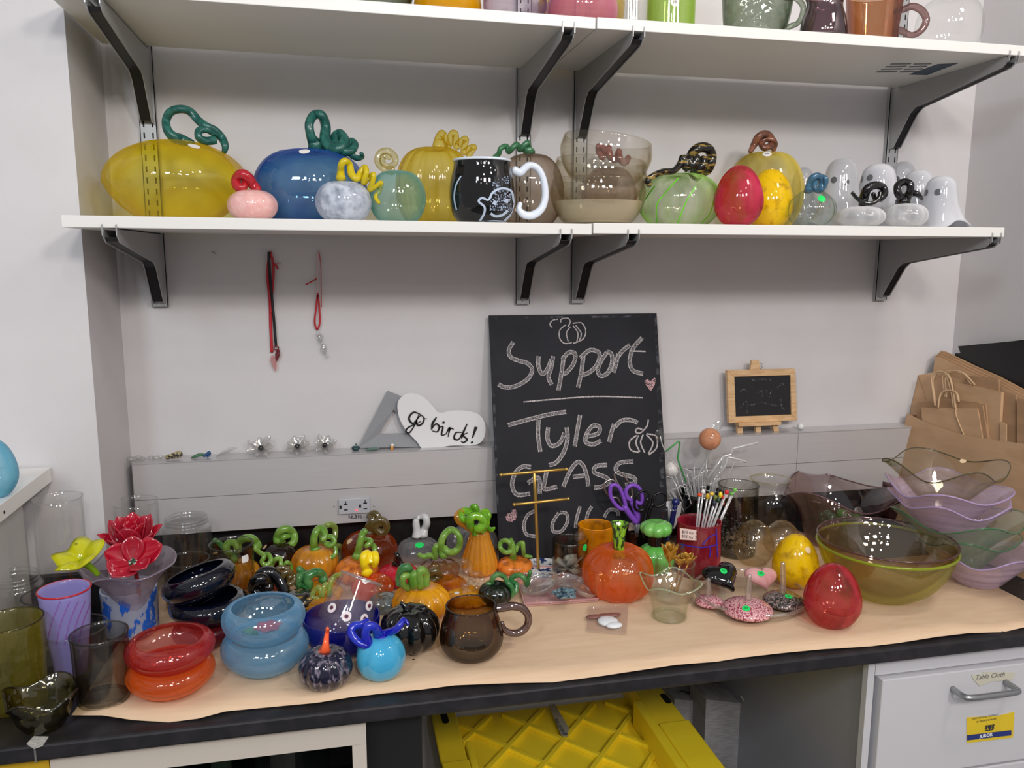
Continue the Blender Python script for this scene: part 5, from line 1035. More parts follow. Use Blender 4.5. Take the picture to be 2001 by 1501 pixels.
pumpkin('dark brown glass pumpkin in the back row behind the smoky tumbler', 438, 1070, 92, BRD, Y=-.075, T=G1, group=gp, ribs=(10, .06, 0), stems=[[(330, 600, 8), (260, 500, 6), (180, 420, 6), (120, 400, 5)]], smat=DGREEN, stick=[(421, 1081, 5, STICKC)])
pumpkin('ribbed orange glass pumpkin seen through the smoky price tagged tumbler', 464, 1094, 84, ORR, Y=-.155, T=G1, group=gp, ribs=(14, .13, 0), smat=GREEN, p=.65, stems=[[(420, 690, 9), (380, 600, 8), (320, 560, 7.5), (300, 480, 7.5), (350, 430, 7.5), (430, 450, 7), (450, 540, 6)], [(460, 560, 8), (480, 430, 8), (560, 375, 8), (660, 375, 8), (720, 420, 7.5), (750, 490, 7), (690, 480, 6)]])
pumpkin('dark brown glass pumpkin with a pale green snail curl by the raceway', 548, 1056, 78, BRD, Y=-.085, T=G1, group=gp, ribs=(10, .06, 0), smat=GREEN, stems=[[(1020, 430, 9), (1010, 350, 8), (1060, 265, 8), (1150, 240, 8), (1230, 290, 8), (1255, 380, 8), (1210, 460, 8), (1130, 470, 7.5), (1080, 410, 7), (1110, 350, 6), (1180, 340, 5)]], stick=[(517, 1069, 6, STICKC)])
pumpkin('amber brown glass pumpkin with three thin lime green loops', 532, 1112, 68, AMBR, Y=-.185, T=G1, group=gp, ribs=(10, .05, 0), smat=GREEN, stems=[[(690, 510, 4.5), (770, 570, 5), (830, 620, 5), (800, 700, 5, -.008), (860, 745, 5, -.01), (925, 680, 5, -.005), (890, 600, 5, .005), (830, 600, 5, .008)], [(900, 780, 6), (950, 720, 5), (1000, 660, 5), (1060, 660, 4.8), (1070, 760, 4.6, -.01), (1110, 740, 4.5), (1150, 710, 4.5), (1200, 740, 4.5), (1210, 820, 4)]])
pumpkin('orange ribbed glass pumpkin with a tall curly lime green stem', 615, 1066, 88, OR1, Y=-.135, T=G1, group=gp, ribs=(16, .12, 2), p=.7, smat=GREEN, sY=-.01, stems=[[(1550, 560, 13), (1530, 500, 10), (1525, 400, 8), (1550, 290, 7.5), (1610, 230, 7.5), (1670, 270, 7), (1680, 350, 6.5, -.01), (1640, 390, 6, -.012), (1700, 350, 5.5, -.005), (1790, 360, 5.2), (1810, 430, 5, -.01), (1740, 480, 5, -.012), (1690, 440, 5, -.005), (1800, 480, 5), (1830, 570, 5, -.008), (1770, 640, 5, -.012), (1660, 660, 5, -.012), (1600, 700, 4.5, -.015)]])
pumpkin('clear pumpkin with an arching clear green loop in the back row', 650, 1076, 66, CLR, Y=-.06, T=G1, group=gp, smat=PGREEN, stems=[[(1640, 440, 6), (1640, 300, 6), (1680, 210, 6), (1760, 178, 6), (1820, 230, 6), (1820, 340, 5.5), (1790, 420, 5)], [(1850, 650, 5), (1920, 580, 5), (1910, 500, 5), (1850, 480, 5), (1830, 560, 5)]])
pumpkin('large amber brown glass pumpkin with smoky olive curls below the outlet', 722, 1036, 108, AMBR, Y=-.095, T=G2, group=gp, ribs=(10, .03, 0), smat=OLC, stems=[[(740, 470, 15), (720, 400, 12), (750, 310, 9), (770, 240, 8), (740, 200, 7), (800, 165, 7), (850, 220, 7), (810, 270, 7)], [(760, 440, 8), (790, 330, 8, -.01), (870, 260, 8, -.014), (950, 300, 8, -.014), (960, 390, 8, -.014), (890, 440, 8, -.014), (820, 390, 7, -.014), (840, 320, 6, -.014), (900, 320, 6, -.014)]], stick=[(683, 1058, 7, STICKC)])
pumpkin('mottled orange glass pumpkin with a straight green stem and small loops', 697, 1087, 84, OR2, Y=-.185, T=G2, group=gp, ribs=(8, .03, 0), smat=GREEN, stems=[[(560, 790, 13), (570, 720, 9), (595, 600, 8), (620, 490, 7), (650, 420, 6.5), (675, 430, 6)], [(620, 530, 5.5), (700, 530, 5.5), (750, 560, 5.5, -.008), (690, 620, 5.5, -.012), (740, 600, 5.5), (800, 640, 5.5), (790, 740, 5, -.01)]])
pumpkin('clear ribbed glass pumpkin with a frosty white stem and green sticker', 818, 1050, 84, CLR, Y=-.09, T=G2, group=gp, ribs=(12, .1, 0), smat=pb('frosty_white', (226, 226, 228), .15, coat=.4, trans=.2), stems=[[(1400, 480, 12), (1390, 400, 8), (1380, 320, 7.5), (1380, 260, 6.5)], [(1470, 480, 11), (1500, 380, 8), (1530, 300, 7.5), (1510, 220, 7), (1440, 215, 5.5), (1400, 235, 4)]], stick=[(820, 1065, 8.5, STICKG)])
pumpkin('clear ribbed glass pumpkin in the back row behind the tall orange gourd', 923, 1026, 100, CLR, Y=-.085, T=G3, group=gp, ribs=(16, .12, 0), smat=PGREEN, stems=[[(870, 330, 8), (850, 250, 6), (900, 180, 5)]], stick=[(893, 1046, 6.5, STICKW)])
GOURD = [(0, 0), (.6, 0), (.9, .06), (1, .2), (.93, .38), (.74, .62), (.58, .82), (.52, .94), (.3, 1), (0, 1)]
LG = pb('lime_ribbed', (136, 196, 46), .07, coat=.5, rgb2=(104, 170, 36), pat=(60, (1, 1, 1), .4, .6), trans=.15)
t, b, g_ = pumpkin('tall bell shaped orange glass gourd with a knotted lime green top', 937, 1034, 70, OR1, Y=-.195, T=G3, group=gp, ribs=(16, .12, 0), shape=GOURD, name='glass_gourd', cat_='gourd', smat=LG, sY=-.012,
 stems=[dict(p=[(960, 430, 12), (900, 390, 10), (850, 320, 9, -.012), (850, 240, 9, -.018), (920, 200, 9, -.018), (1010, 230, 9.5, -.02), (1040, 300, 9.5, -.02), (990, 370, 9.5, -.02), (930, 380, 8, -.014)], f=(7, .1, .2)), dict(p=[(1000, 400, 10, -.01), (1060, 310, 9, -.016), (1040, 200, 9, -.012), (960, 170, 8), (880, 200, 8), (800, 260, 8), (730, 230, 7.5), (720, 160, 7.5), (790, 130, 7.5), (860, 190, 7)], f=(7, .1, .2)), [(920, 180, 6), (870, 110, 6), (905, 65, 6), (940, 110, 6), (930, 180, 6)], [(1000, 160, 5.5), (1060, 130, 5.5), (1110, 190, 5.5), (1085, 290, 5), (1100, 370, 5), (1150, 395, 5), (1190, 365, 2.5)], dict(p=[(880, 420, 5), (780, 340, 6.5), (700, 290, 6.5), (665, 210, 6.5), (710, 145, 6), (760, 130, 5)], m=OR1)])
pumpkin('squat mottled orange glass pumpkin with curly green tendrils by the jewelry stand', 1006, 1088, 70, OR2, Y=-.205, T=G3, group=gp, ribs=(8, .06, 0), smat=GREEN, stems=[[(1440, 870, 12), (1445, 800, 8), (1450, 700, 6.5), (1440, 600, 5.5), (1410, 530, 5)], [(1440, 620, 5), (1420, 690, 5, -.005), (1340, 710, 5), (1270, 650, 5), (1280, 570, 5), (1350, 545, 5), (1410, 590, 5), (1400, 660, 4.5)], [(1480, 700, 5), (1520, 610, 5), (1580, 580, 5), (1590, 660, 4.8), (1610, 750, 4.5), (1710, 775, 3.5)]])
pumpkin('small red glass pumpkin with a flared black stem', 777, 1101, 82, REDP, Y=-.215, T=G2, group=gp, ribs=(10, .07, 2), smat=BLACKG, stems=[[(1128, 900, 14), (1128, 860, 11), (1125, 800, 6.5), (1115, 740, 5), (1090, 735, 4)]])
pumpkin('brown swirled glass pumpkin with one large pale green ring curl', 859, 1092, 80, BRSW, Y=-.205, T=G3, group=gp, ribs=(10, .08, 0), smat=GREEN, stems=[[(500, 760, 11), (450, 690, 9), (440, 600, 8), (480, 480, 7.5), (560, 400, 7), (650, 420, 6.5), (705, 520, 6.5), (690, 640, 7), (620, 705, 7.5), (530, 700, 7.5), (490, 640, 6.5)], [(500, 740, 6), (430, 640, 6), (380, 620, 6), (350, 690, 6), (360, 780, 6), (290, 750, 5.5), (200, 770, 5.5), (130, 745, 5)]])
pumpkin('yellow orange glass pumpkin with a thick twisted green stem', 622, 1140, 92, ORR, Y=-.265, T=G1, group=gp, ribs=(10, .05, 0), smat=DGREEN, stems=[[(1660, 980, 10), (1640, 890, 9.5), (1570, 845, 9.5), (1490, 870, 9.5, -.01), (1430, 940, 9.5, -.012), (1460, 1030, 9.5, -.012), (1400, 1050, 9.5, -.01), (1370, 940, 9.5, 0), (1410, 870, 9, .01), (1340, 900, 9.5), (1300, 980, 9.5, -.01), (1340, 1040, 8, -.012)], [(1370, 860, 7), (1320, 810, 8), (1290, 800, 6)]])
pumpkin('pale yellow green glass pumpkin with faint loops behind the tilted tumbler', 628, 1162, 74, tg('pale_orange_clear', (248, 190, 110), milk=.3, mrgb=(240, 170, 60)), Y=-.325, T=G1, group=gp, smat=PGREEN, stems=[[(1400, 1240, 5), (1500, 1260, 5), (1600, 1230, 5), (1500, 1190, 5), (1530, 1110, 5), (1600, 1060, 5), (1640, 1180, 5), (1680, 1020, 5), (1740, 1060, 5), (1740, 1170, 5), (1760, 1000, 5), (1820, 900, 5), (1900, 880, 5)]])
pumpkin('orange red glass pumpkin with a bright yellow folded stem', 728, 1122, 82, tg('orange_red_glass', (244, 110, 50), milk=.5, mrgb=(236, 86, 26)), Y=-.275, T=G2, group=gp, ribs=(10, .06, 0), smat=pb('bright_yellow_stem', (250, 220, 26), .08, coat=.5), stems=[[(700, 1010, 13), (680, 940, 10), (655, 860, 9), (650, 770, 8.5), (700, 730, 8.5), (740, 790, 8), (750, 860, 7.5), (790, 760, 8), (805, 740, 8), (815, 810, 8), (800, 890, 7)]])
pumpkin('black glass pumpkin with fat black looping tubes for a stem', 527, 1172, 92, BLACKG, Y=-.335, T=G1, group=gp, ribs=(8, .05, 0), smat=BLACKG, stems=[[(740, 1160, 13), (690, 1060, 13), (720, 970, 13), (800, 940, 13), (870, 1000, 13), (880, 1090, 13)], [(740, 900, 9, .02), (820, 850, 12, .02), (920, 850, 13, .02), (1020, 920, 13, .02), (1080, 1030, 13, .015), (1120, 1130, 12, .01)]])
pumpkin('dark striped glass pumpkin with a coiled clear brown stem by the light blue bowls', 585, 1152, 70, BLKGOLD, Y=-.315, T=G1, group=gp, ribs=(10, .06, 0), smat=OLC, stems=[[(1140, 1060, 8), (1100, 1000, 6), (1090, 900, 6), (1150, 840, 6), (1230, 880, 6), (1240, 960, 6), (1180, 1010, 6), (1130, 960, 5.5), (1150, 900, 5), (1200, 920, 5)], [(1040, 850, 5), (1020, 800, 5), (1080, 780, 5), (1180, 800, 5)]])
pumpkin('iridescent teal ribbed glass pumpkin between the tumbler and orange pumpkin', 752, 1158, 62, TEALI, Y=-.345, T=G2, group=gp, ribs=(14, .12, 0), smat=GLDC, stems=[[(900, 1260, 6), (860, 1180, 5), (880, 1060, 5), (960, 1060, 5), (1020, 1140, 5), (990, 1220, 5), (920, 1200, 5), (900, 1110, 5), (960, 1110, 4)]])
pumpkin('brown and orange glass pumpkin with a rounded brown curl', 876, 1126, 72, tg('brown_orange_glass', (232, 150, 62), milk=.45, mrgb=(214, 120, 26), pat=(30, (1, 1, .5), .3, .6)), Y=-.275, T=G2, group=gp, ribs=(12, .07, 1), smat=OLC, stems=[[(1640, 1120, 9), (1570, 1060, 7.5), (1590, 990, 8), (1660, 980, 8), (1700, 1040, 7.5), (1650, 1080, 7)]])
pumpkin('ribbed orange glass pumpkin with a coiled green stem in the middle of the counter', 823, 1139, 110, ORR, yb=1213, T=G2, group=gp, ribs=(14, .15, 2), k=.45, dim=.12, smat=GREEN, sY=-.012, stems=[dict(p=[(1160, 1170, 9), (1150, 1050, 9), (1190, 940, 9), (1260, 920, 9), (1300, 980, 8)], m=DGREEN), [(1270, 1210, 8), (1200, 1160, 7, -.01), (1200, 1060, 7, -.014), (1280, 1040, 7, -.01), (1310, 1130, 7), (1350, 1180, 8, -.01), (1335, 1060, 8, -.014), (1370, 1010, 8, -.01), (1410, 1080, 8), (1440, 1180, 9), (1420, 1020, 9, -.012), (1460, 960, 9, -.012), (1510, 1020, 9, -.004), (1510, 1170, 9)]])
pumpkin('orange yellow glass pumpkin with a clear bubble ended stem behind the amber mug', 916, 1150, 96, ORR, Y=-.335, T=G3, group=gp, ribs=(14, .13, 1), smat=CLEARD, stems=[[(770, 1200, 10), (780, 1130, 8), (800, 1040, 7), (770, 980, 7), (700, 960, 7), (700, 880, 7), (760, 840, 7), (830, 870, 7), (840, 950, 7), (780, 1000, 6.5)], [(830, 1130, 6), (900, 1110, 6), (880, 1040, 6.5), (950, 1010, 6.5), (1010, 1060, 6.5), (1000, 1150, 6), (930, 1230, 6), (990, 1230, 6), (1100, 1200, 5), (1110, 1270, 5)]], stick=[(892, 1146, 5, STICKW)])
pumpkin('dark green ribbed glass pumpkin with long winding green tendrils', 968, 1136, 66, DGP, Y=-.355, T=G3, group=gp, ribs=(10, .1, 0), smat=DGREEN, stems=[[(1100, 1150, 8), (1150, 1170, 6), (1160, 1080, 5.5), (1230, 1020, 5.5), (1320, 1050, 5.5), (1370, 1130, 5.5, -.01), (1430, 1200, 5.5, -.014), (1440, 1290, 5.5, -.014), (1370, 1330, 5.5, -.012), (1280, 1290, 5.5), (1190, 1190, 6)], [(1390, 1300, 5.5, -.014), (1480, 1260, 5.5, -.01), (1490, 1160, 5.5), (1420, 1110, 5.5, .005), (1450, 1050, 5.5, .005), (1540, 1030, 5.5), (1610, 1080, 5.5), (1640, 1170, 5), (1660, 1080, 5), (1690, 975, 4)]])
# --- centre right of the counter
GOLD = pb('brass_gold', (196, 160, 84), .32, .75)
P0 = WZ(1052, 1112, ZT+.006); jy = P0[1]
t = thing('jewelry_stand', 'gold two bar jewelry stand on a blue and white patterned dish', 'stand', (P0[0], jy, ZT))
obj('dish', lathe((P0[0]+.010, jy, ZT), prof([(0, 0), (.034, 0), (.044, .003), (.052, .008), (.0525, .0105), (.049, .0095), (.040, .006), (0, .0055)], 3), 40), pb('blue_white_print', (232, 236, 240), .08, coat=.4, rgb2=(40, 58, 110), pat=(70, (1, 1, .3), .53, .57)), t)
P1 = WY(1044, 921, jy); obj('post', tube([P0, (P0+P1)/2, P1], .0036, 12, 2), GOLD, t)
for (a, b) in (((979, 928), (1107, 917)), ((1005, 986), (1110, 975))):
    A = WY(*a, jy-.002); B = WY(*b, jy-.002); obj('cross_bar', tube([A, (A+B)/2, B], .0031, 12, 2), GOLD, t); obj('bar_end', join(sph(A, .0040), sph(B, .0040)), GOLD, t)
t, b, g_ = vessel('smoke grey cup filled with pale glass offcuts', 1114, 1043, 69, SMOKA, CYL, yb=1131, name='glass_cup', cat_='cup', rim=(.001, SMOKE))
decal(t, b, 1143, 1070, 7*g_[5], STICKG, label='green round sticker')
cx, cy, cz = g_[:3]
bits = [prism([np.array([cx, cy, cz+.012])+np.array(Matrix.Rotation(k*1.3, 3, 'Z')@Matrix.Rotation(.6+k*.2, 3, 'X')@Vector(v)) for v in ((-.011, 0, 0), (.011, 0, 0), (.012, 0, .032), (-.008, 0, .038))], (0, .003, 0)) for k in range(6)]
obj('glass_offcuts', join(*bits, *[tube([(cx+.012*math.cos(k*2), cy+.012*math.sin(k*2), cz+.015+.01*(k % 3)), (cx+.014*math.cos(k*2), cy+.008*math.sin(k*2), cz+.02+.01*(k % 3))], [.007, .007], 10, 1, smooth=False) for k in range(5)]), tg('sea_glass', (190, 205, 200), milk=1., mrgb=(205, 216, 212)), label='pile of pale grey green glass offcuts inside the smoke grey cup', cat_='glass pieces', kind='stuff', org=(cx, cy, cz))
obj('glass_disc', tube([np.array(WY(1133, 1048, cy-.004))-np.array([0, .002, 0]), np.array(WY(1133, 1048, cy-.004))+np.array([0, .002, 0])], [.0125, .0125], 28, 1, smooth=False), CLEARD, label='round clear glass disc standing in the smoke grey cup', cat_='disc')
t, b, g_ = vessel('yellow orange speckled tumbler in front of the chalkboard', 1163, 1015, 67, tg('amber_speckle', (246, 190, 60), milk=.8, mrgb=(238, 160, 14), pat=(60, (1, 1, 1), .2, .5)), CYL, Y=-.215, rim=(.0013, pb('orange_lip', (236, 150, 20), .1, coat=.4)))
OPK = tg('big_orange', (252, 166, 106), milk=.24, mrgb=(252, 122, 44), gl=.1)
t, b, g_ = pumpkin('large translucent orange glass pumpkin with a speckled green trumpet stem', 1208, 1062, 138, OPK, yb=1176, T=None, group=gp, ribs=(9, .11, 0), k=.5, dim=.10, p=.72, smat=GREEN)
X, Y, Z, R, H, m = g_
za = fz(1086, X, Y); zb = fz(1022, X, Y)
obj('stem', lathe((X, Y, za-.004), norm_prof([(.72, 0), (.62, .2), (.68, .5), (.8, .8), (1, .98), (1.02, 1), (.9, .98), (.5, .8), (0, .75)], 17*m, zb-za+.004, 5), 28, ribs=(7, .08, 0)), pb('green_speckle_stem', (132, 186, 40), .07, coat=.5, rgb2=(30, 60, 24), pat=(90, (1, 1, .5), .48, .56)), t, label='speckled lime and dark green trumpet stem')
pumpkin('dark green glass ornament lobe peeking behind the green trumpet stem', 1200, 1016, 34, DGREEN, Y=-.16, group=gp, ribs=(6, .08, 0), name='glass_ornament', cat_='ornament')
# scissors cup
t, b, g_ = vessel('dark brown glass cup holding the scissors, with a paper tag', 1243, 1022, 62, tg('brown_cup', (92, 60, 52), milk=.1, mrgb=(50, 30, 26)), CYL, Y=-.175, name='glass_cup', cat_='cup')
decal(t, b, 1235, 1028, 9*g_[5], pb('tan_tag', (206, 180, 162), .7), name='price_tag', sc=(1., 1., 1), label='small tan paper tag')
ys = g_[1]
def scis(label, loops, shanks, mat, rr, bladeto, dy=0.):
    t = thing('scissors', label, 'scissors', WY(*G8(*bladeto), ys), 'scissors in the brown cup')
    for lp in loops: obj('handle_loop', tube(*path3([(a, b_, rr) for a, b_ in lp], ys+dy, G8), 10, 5, closed=True), mat, t)
    for i, sh in enumerate(shanks):
        obj('shank', tube(*path3([(a, b_, rr*1.5) for a, b_ in sh], ys+dy, G8), 10, 4), mat, t)
        e = WY(*G8(*sh[-1]), ys+dy); obj('blade', tube([e, e+np.array([.006*(1-2*i), 0, -.035])], [.004, .001], 6, 2), STEEL, t)
    return t
PUR = pb('purple_plastic', (128, 78, 188), .35)
scis('purple handled scissors in the brown cup', [[(200, 430), (245, 405), (300, 440), (345, 540), (375, 660), (330, 690), (260, 640), (200, 540)], [(380, 470), (440, 412), (520, 430), (565, 520), (560, 620), (480, 600), (400, 560)]], [[(360, 660), (430, 760), (500, 850)], [(450, 600), (500, 720), (540, 850)]], PUR, 4.2, (520, 840))
scis('silver metal scissors behind the purple pair', [[(125, 400), (180, 350), (240, 360), (290, 440), (350, 560), (380, 660), (340, 650), (280, 560), (200, 550), (140, 480)], [(245, 290), (285, 252), (350, 290), (420, 400), (455, 500), (440, 560), (380, 500), (290, 400)]], [[(340, 640), (420, 760), (480, 860)], [(440, 540), (470, 700), (520, 860)]], pb('silver', (176, 168, 164), .25, .9), 2.2, (500, 850), .012)
scis('black handled scissors in the brown cup', [[(480, 620), (500, 530), (570, 475), (640, 490), (650, 560), (620, 650), (560, 705), (495, 690)], [(690, 580), (740, 510), (820, 505), (850, 570), (810, 640), (720, 660)]], [[(630, 560), (590, 720), (560, 860)], [(695, 620), (650, 740), (630, 860)]], pb('black_plastic', (18, 18, 20), .25), 2.6, (600, 850), -.012)
# green double pumpkin ornament
LGO = pb('light_green_opal', (106, 196, 84), .06, coat=.6, rgb2=(140, 214, 110), pat=(20, (1, 1, 1), .4, .65), trans=.15)
X, Y, m = locate(1281, 72, ZT, -.265); zt = fz(1062, X, Y)-ZT
t = thing('glass_pumpkin', 'light green opal double tier glass pumpkin with a black ribbed neck', 'pumpkin', (X, Y, ZT), gp)
obj('lower_body', lathe((X, Y, ZT), round_prof(37*m, zt), 48, ribs=(8, .12, 0)), LGO, t)
z3 = fz(1045, X, Y); z4 = fz(1017, X, Y)
obj('neck', lathe((X, Y, ZT+zt*.9), [(15*m, 0), (14*m, .008), (15*m, z3-ZT-zt*.9+.004)], 24, ribs=(10, .08, 0)), BLACKG, t)
obj('upper_body', lathe((X, Y, z3), round_prof(31*m, z4-z3, .7, .1), 48, ribs=(7, .16, 0)), LGO, t)
# clear cup behind with card and blue rod
t, b, g_ = vessel('clear glass cup with a white card and a blue glass rod', 1304, 972, 82, CLEAR, CYL, Y=-.135, name='glass_cup', cat_='cup', rim=(.0009, CLEARD))
yy = g_[1]
obj('card', prism([WY(*G7(*q_), yy+.008) for q_ in ((220, 815), (470, 822), (330, 1180), (215, 1180))], (0, .001, 0)), pb('white_card', (238, 236, 236)), smooth=False, label='white card standing inside the clear cup beside the blue rod', cat_='card')
t = thing('glass_rod', 'dark blue glass rod with a round ball end in the clear cup', 'rod', WY(*G7(250, 1200), yy), None)
obj('shaft', tube(*path3([(340, 860, 5), (310, 1000, 5.5), (280, 1150, 5.5), (240, 1290, 5), (215, 1350, 5)], yy-.006, G7), 10, 3), pb('blue_rod', (24, 38, 98), .06, coat=.5), t); obj('ball', sph(WY(*G7(342, 828), yy-.006), 8*mpp(*WY(*G7(342, 828), yy))), pb('blue_rod', (24, 38, 98)), t)
# dark cup with the straws
t, b, g_ = vessel('black glass cup full of thin clear bent glass straws', 1368, 948, 88, BLACKG, CYL, Y=-.12, name='glass_cup', cat_='cup')
kx, ky = g_[0], g_[1]; r_ = random.Random(3)
STRAW = tg('straw_glass', (225, 228, 226), milk=.55, mrgb=(250, 250, 250), gl=.35, dens=.3)
for k in range(60):
    a = r_.uniform(0, 2*PI); q = r_.uniform(.2, 1); bx, by_ = kx+.030*q*math.cos(a)*.6, ky+.03*q*math.sin(a)*.6; hh = r_.uniform(.985, 1.10)+.02*math.cos(a)
    lean = (hh-.93)*.62; ex, ey = bx+lean*math.cos(a)*q-.014, by_+lean*math.sin(a)*q*.5; b2 = r_.uniform(0, 2*PI); ln = r_.uniform(.008, .022)
    P = [(bx, by_, ZT+.03), ((bx+ex)/2, (by_+ey)/2, (hh+ZT+.03)/2), (ex, ey, hh), (ex+ln*math.cos(b2), ey+ln*.4*math.sin(b2), hh+ln*r_.uniform(-.5, .6))]
    obj('glass_straw', tube(P, .0013, 6, 1, smooth=False), STRAW, label='thin clear bent glass straw in the bundle of the black cup', cat_='straw', group='clear bent straws in the black cup', org=P[0])
def strw(pts, label, mat, rr=2.0): 
    P, R = path3([(a, b_, rr) for a, b_ in pts], ky-.01, G7); obj('glass_straw', tube(P, R, 8, 2, smooth=False), mat, label=label, cat_='straw', org=P[0])
strw([(480, 560), (370, 250), (400, 30), (380, 15), (215, 150)], 'bent green glass straw rising left of the orange ball', pb('green_straw', (70, 150, 80), .1, coat=.4), 1.9)
strw([(760, 520), (980, 220), (1080, 190), (1100, 115), (1430, 35)], 'long clear bent glass straw pointing up right past the orange ball', STRAW, 2.6)
strw([(900, 500), (1010, 330), (1040, 225), (1280, 290)], 'clear glass straw with its tip bent down to the right', STRAW, 2.6)
t = thing('glass_lollipop', 'peach orange glass ball on a clear stick above the straws', 'lollipop', WY(1380, 955, ky), None)
P, R = path3([(1384, 877, 4), (1380, 915, 4), (1376, 960, 4)], ky-.012); obj('stick', tube(P, R, 10, 3), CLEARD, t); pc = WY(1387, 858, ky-.012); obj('ball', sph(pc, 21.5*mpp(*pc), 24, 16), tg('peach_ball', (246, 196, 160), milk=.75, mrgb=(232, 166, 126), gl=.08, pat=(60, (1, 1, 1), .1, .5)), t)
for i, ((a, b_), an, lb) in enumerate((((1290, 852), 2.2, 'clear ribbed glass leaf on a stick by the chalkboard edge'), ((1404, 832), .6, 'clear glass leaf on a stick behind the peach ball'))):
    p = WY(a, b_, ky); t = thing('glass_leaf', lb, 'leaf', p, None); M = Matrix.Rotation(PI/2, 3, 'X'); V, F = petal((-.018, 0, 0), 0, .036, .012, 0, .3); c_, s_ = math.cos(an), math.sin(an)
    obj('leaf', ([(p[0]+x*c_-y*s_, p[1]+z, p[2]+x*s_+y*c_) for x, y, z in V], F), CLEARD, t, solid=.0016)
    obj('stick', tube([p, p+np.array([.02 if i == 0 else -.01, 0, -.05]), WY(1355, 945, ky)], .0014, 6, 2), STRAW, t)
obj('white_disc', tube([WY(1311, 918, -.056), WY(1311, 918, -.059)], [.019, .019], 28, 1, smooth=False), pb('white_bit', (235, 230, 225)), label='round white disc on the raceway just behind the right edge of the chalkboard', cat_='disc')
# red cup with price label and picks
t, b, g_ = vessel('red glass cup wrapped in blue glass threads with a handwritten price label', 1364, 1005, 86, tg('red_cup', (200, 70, 84), milk=.7, mrgb=(176, 40, 62), gl=.1, pat=(10, (1, 1, 1), .0, .4)), [(0, 0), (.88, 0), (.97, .04), (1, .4), (.96, .9), (1.0, 1)], Y=-.285, name='glass_cup', cat_='cup', th=.003)
q_ = [strokes_on(t, b, [G7(*p_) for p_ in st], 2.6, None, '', 8) for st in ([(400, 1385), (520, 1410), (700, 1430), (860, 1400), (890, 1360)], [(720, 1400), (720, 1370), (800, 1290), (880, 1250)], [(800, 1430), (805, 1490), (790, 1560)], [(460, 1400), (420, 1440)], [(880, 1180), (890, 1400), (900, 1560)])]
obj('blue_thread', join(*[x_ for x_ in q_ if x_[1]]), pb('thread_blue', (64, 44, 160), .1, coat=.4), t)
P0 = WY(*G7(400, 1175), g_[1]-g_[3]-.002); mm = mpp(*P0)/6.823
lbq = [P0+np.array([a*mm, 0, -b_*mm]) for a, b_ in ((0, 0), (240, 45), (245, 190), (10, 160))]; lt = obj('price_label', prism(lbq, (0, .0006, 0)), pb('label_pink', (232, 206, 196), .6), t, smooth=False, label='handwritten cream price label')
for s_, dx, dz in (('$15 for 1', 26, -70), ('$25 for 2', 26, -130)):
    obj('lettering', text_vf(s_, 58*mm, P0+np.array([dx*mm, -.0005, dz*mm]), (1, 0, -.19), (.1, 0, 1)), INK, lt, smooth=False)
heads = [((1367, 967), (235, 80, 40)), ((1374, 961), (236, 230, 226)), ((1383, 970), (206, 170, 40)), ((1391, 965), (240, 196, 60)), ((1398, 972), (120, 130, 50)), ((1408, 967), (240, 214, 40)), ((1414, 972), (216, 60, 50)), ((1420, 962), (222, 40, 52)), ((1418, 968), (236, 232, 230)), ((1430, 965), (110, 180, 80)), ((1404, 978), (30, 60, 46)), ((1396, 984), (36, 44, 60)), ((1412, 984), (196, 90, 40)), ((1436, 958), (120, 190, 90))]
cn = ('orange red', 'white', 'olive gold', 'pale orange', 'olive', 'lemon yellow', 'coral', 'cherry red', 'snow white', 'leaf green', 'dark green', 'slate blue', 'rust', 'bright green')
for k, ((a, b_), c_) in enumerate(heads):
    p = WY(a, b_, g_[1]-.004*(k % 4)+.004); base_ = np.array([g_[0]+(a-1400)*.00035, g_[1]-.002, ZT+.03])
    t2 = thing('glass_pick', 'clear glass stick with a tiny %s head in the red cup' % cn[k], 'stick', base_, 'decorated glass sticks in the red cup')
    obj('stick', tube([base_, (base_+p)/2, p], .0020, 8, 1), STRAW, t2); obj('head', sph(p, .0048, 10, 7, sc=(1, 1, .9+.3*(k % 3))), pb('head_%d' % k, c_, .1, coat=.4), t2)
# smoke glass of chips, clear jar
t, b, g_ = vessel('smoke grey glass half full of sparkling clear chips', 1438, 936, 77, tg('smoke_light', (190, 190, 182), gl=.08), CYL, Y=-.20, rim=(.001, SMOKE))
r_ = random.Random(8); sh = []
for k in range(230):
    a = r_.uniform(0, 2*PI); q = g_[3]*.86*r_.uniform(.5, 1)**.5; sh.append(sph((g_[0]+q*math.cos(a), g_[1]+q*math.sin(a), ZT+.008+r_.random()*.078), r_.uniform(.0025, .0045), 5, 3, sc=(1.5, 1, .5), M=Matrix.Rotation(r_.uniform(0, 3), 3, Vector((r_.random(), r_.random(), .4)))))
obj('glass_chips', join(*sh), pb('chip_glass', (190, 190, 192), .03, .0, coat=1., trans=.5, rgb2=(30, 28, 30), pat=(160, (1, 1, 1), .42, .5)), smooth=False, label='heap of small clear and dark glass chips filling the smoke grey glass', cat_='glass chips', kind='stuff', org=g_[:3])
vessel('clear glass jar with rounded shoulders and a wide neck behind the clear eggs', 1502, 927, 104, CLEAR, [(0, 0), (.8, 0), (.95, .05), (1, .3), (1, .55), (.92, .72), (.72, .84), (.66, .9), (.70, .97), (.74, 1)], Y=-.115, name='glass_jar', cat_='jar', rt=.7, rim=(.0012, GLDC))
PLUMB = tg('plum_clear', (206, 180, 180), milk=.03, mrgb=(120, 90, 96), gl=.09)
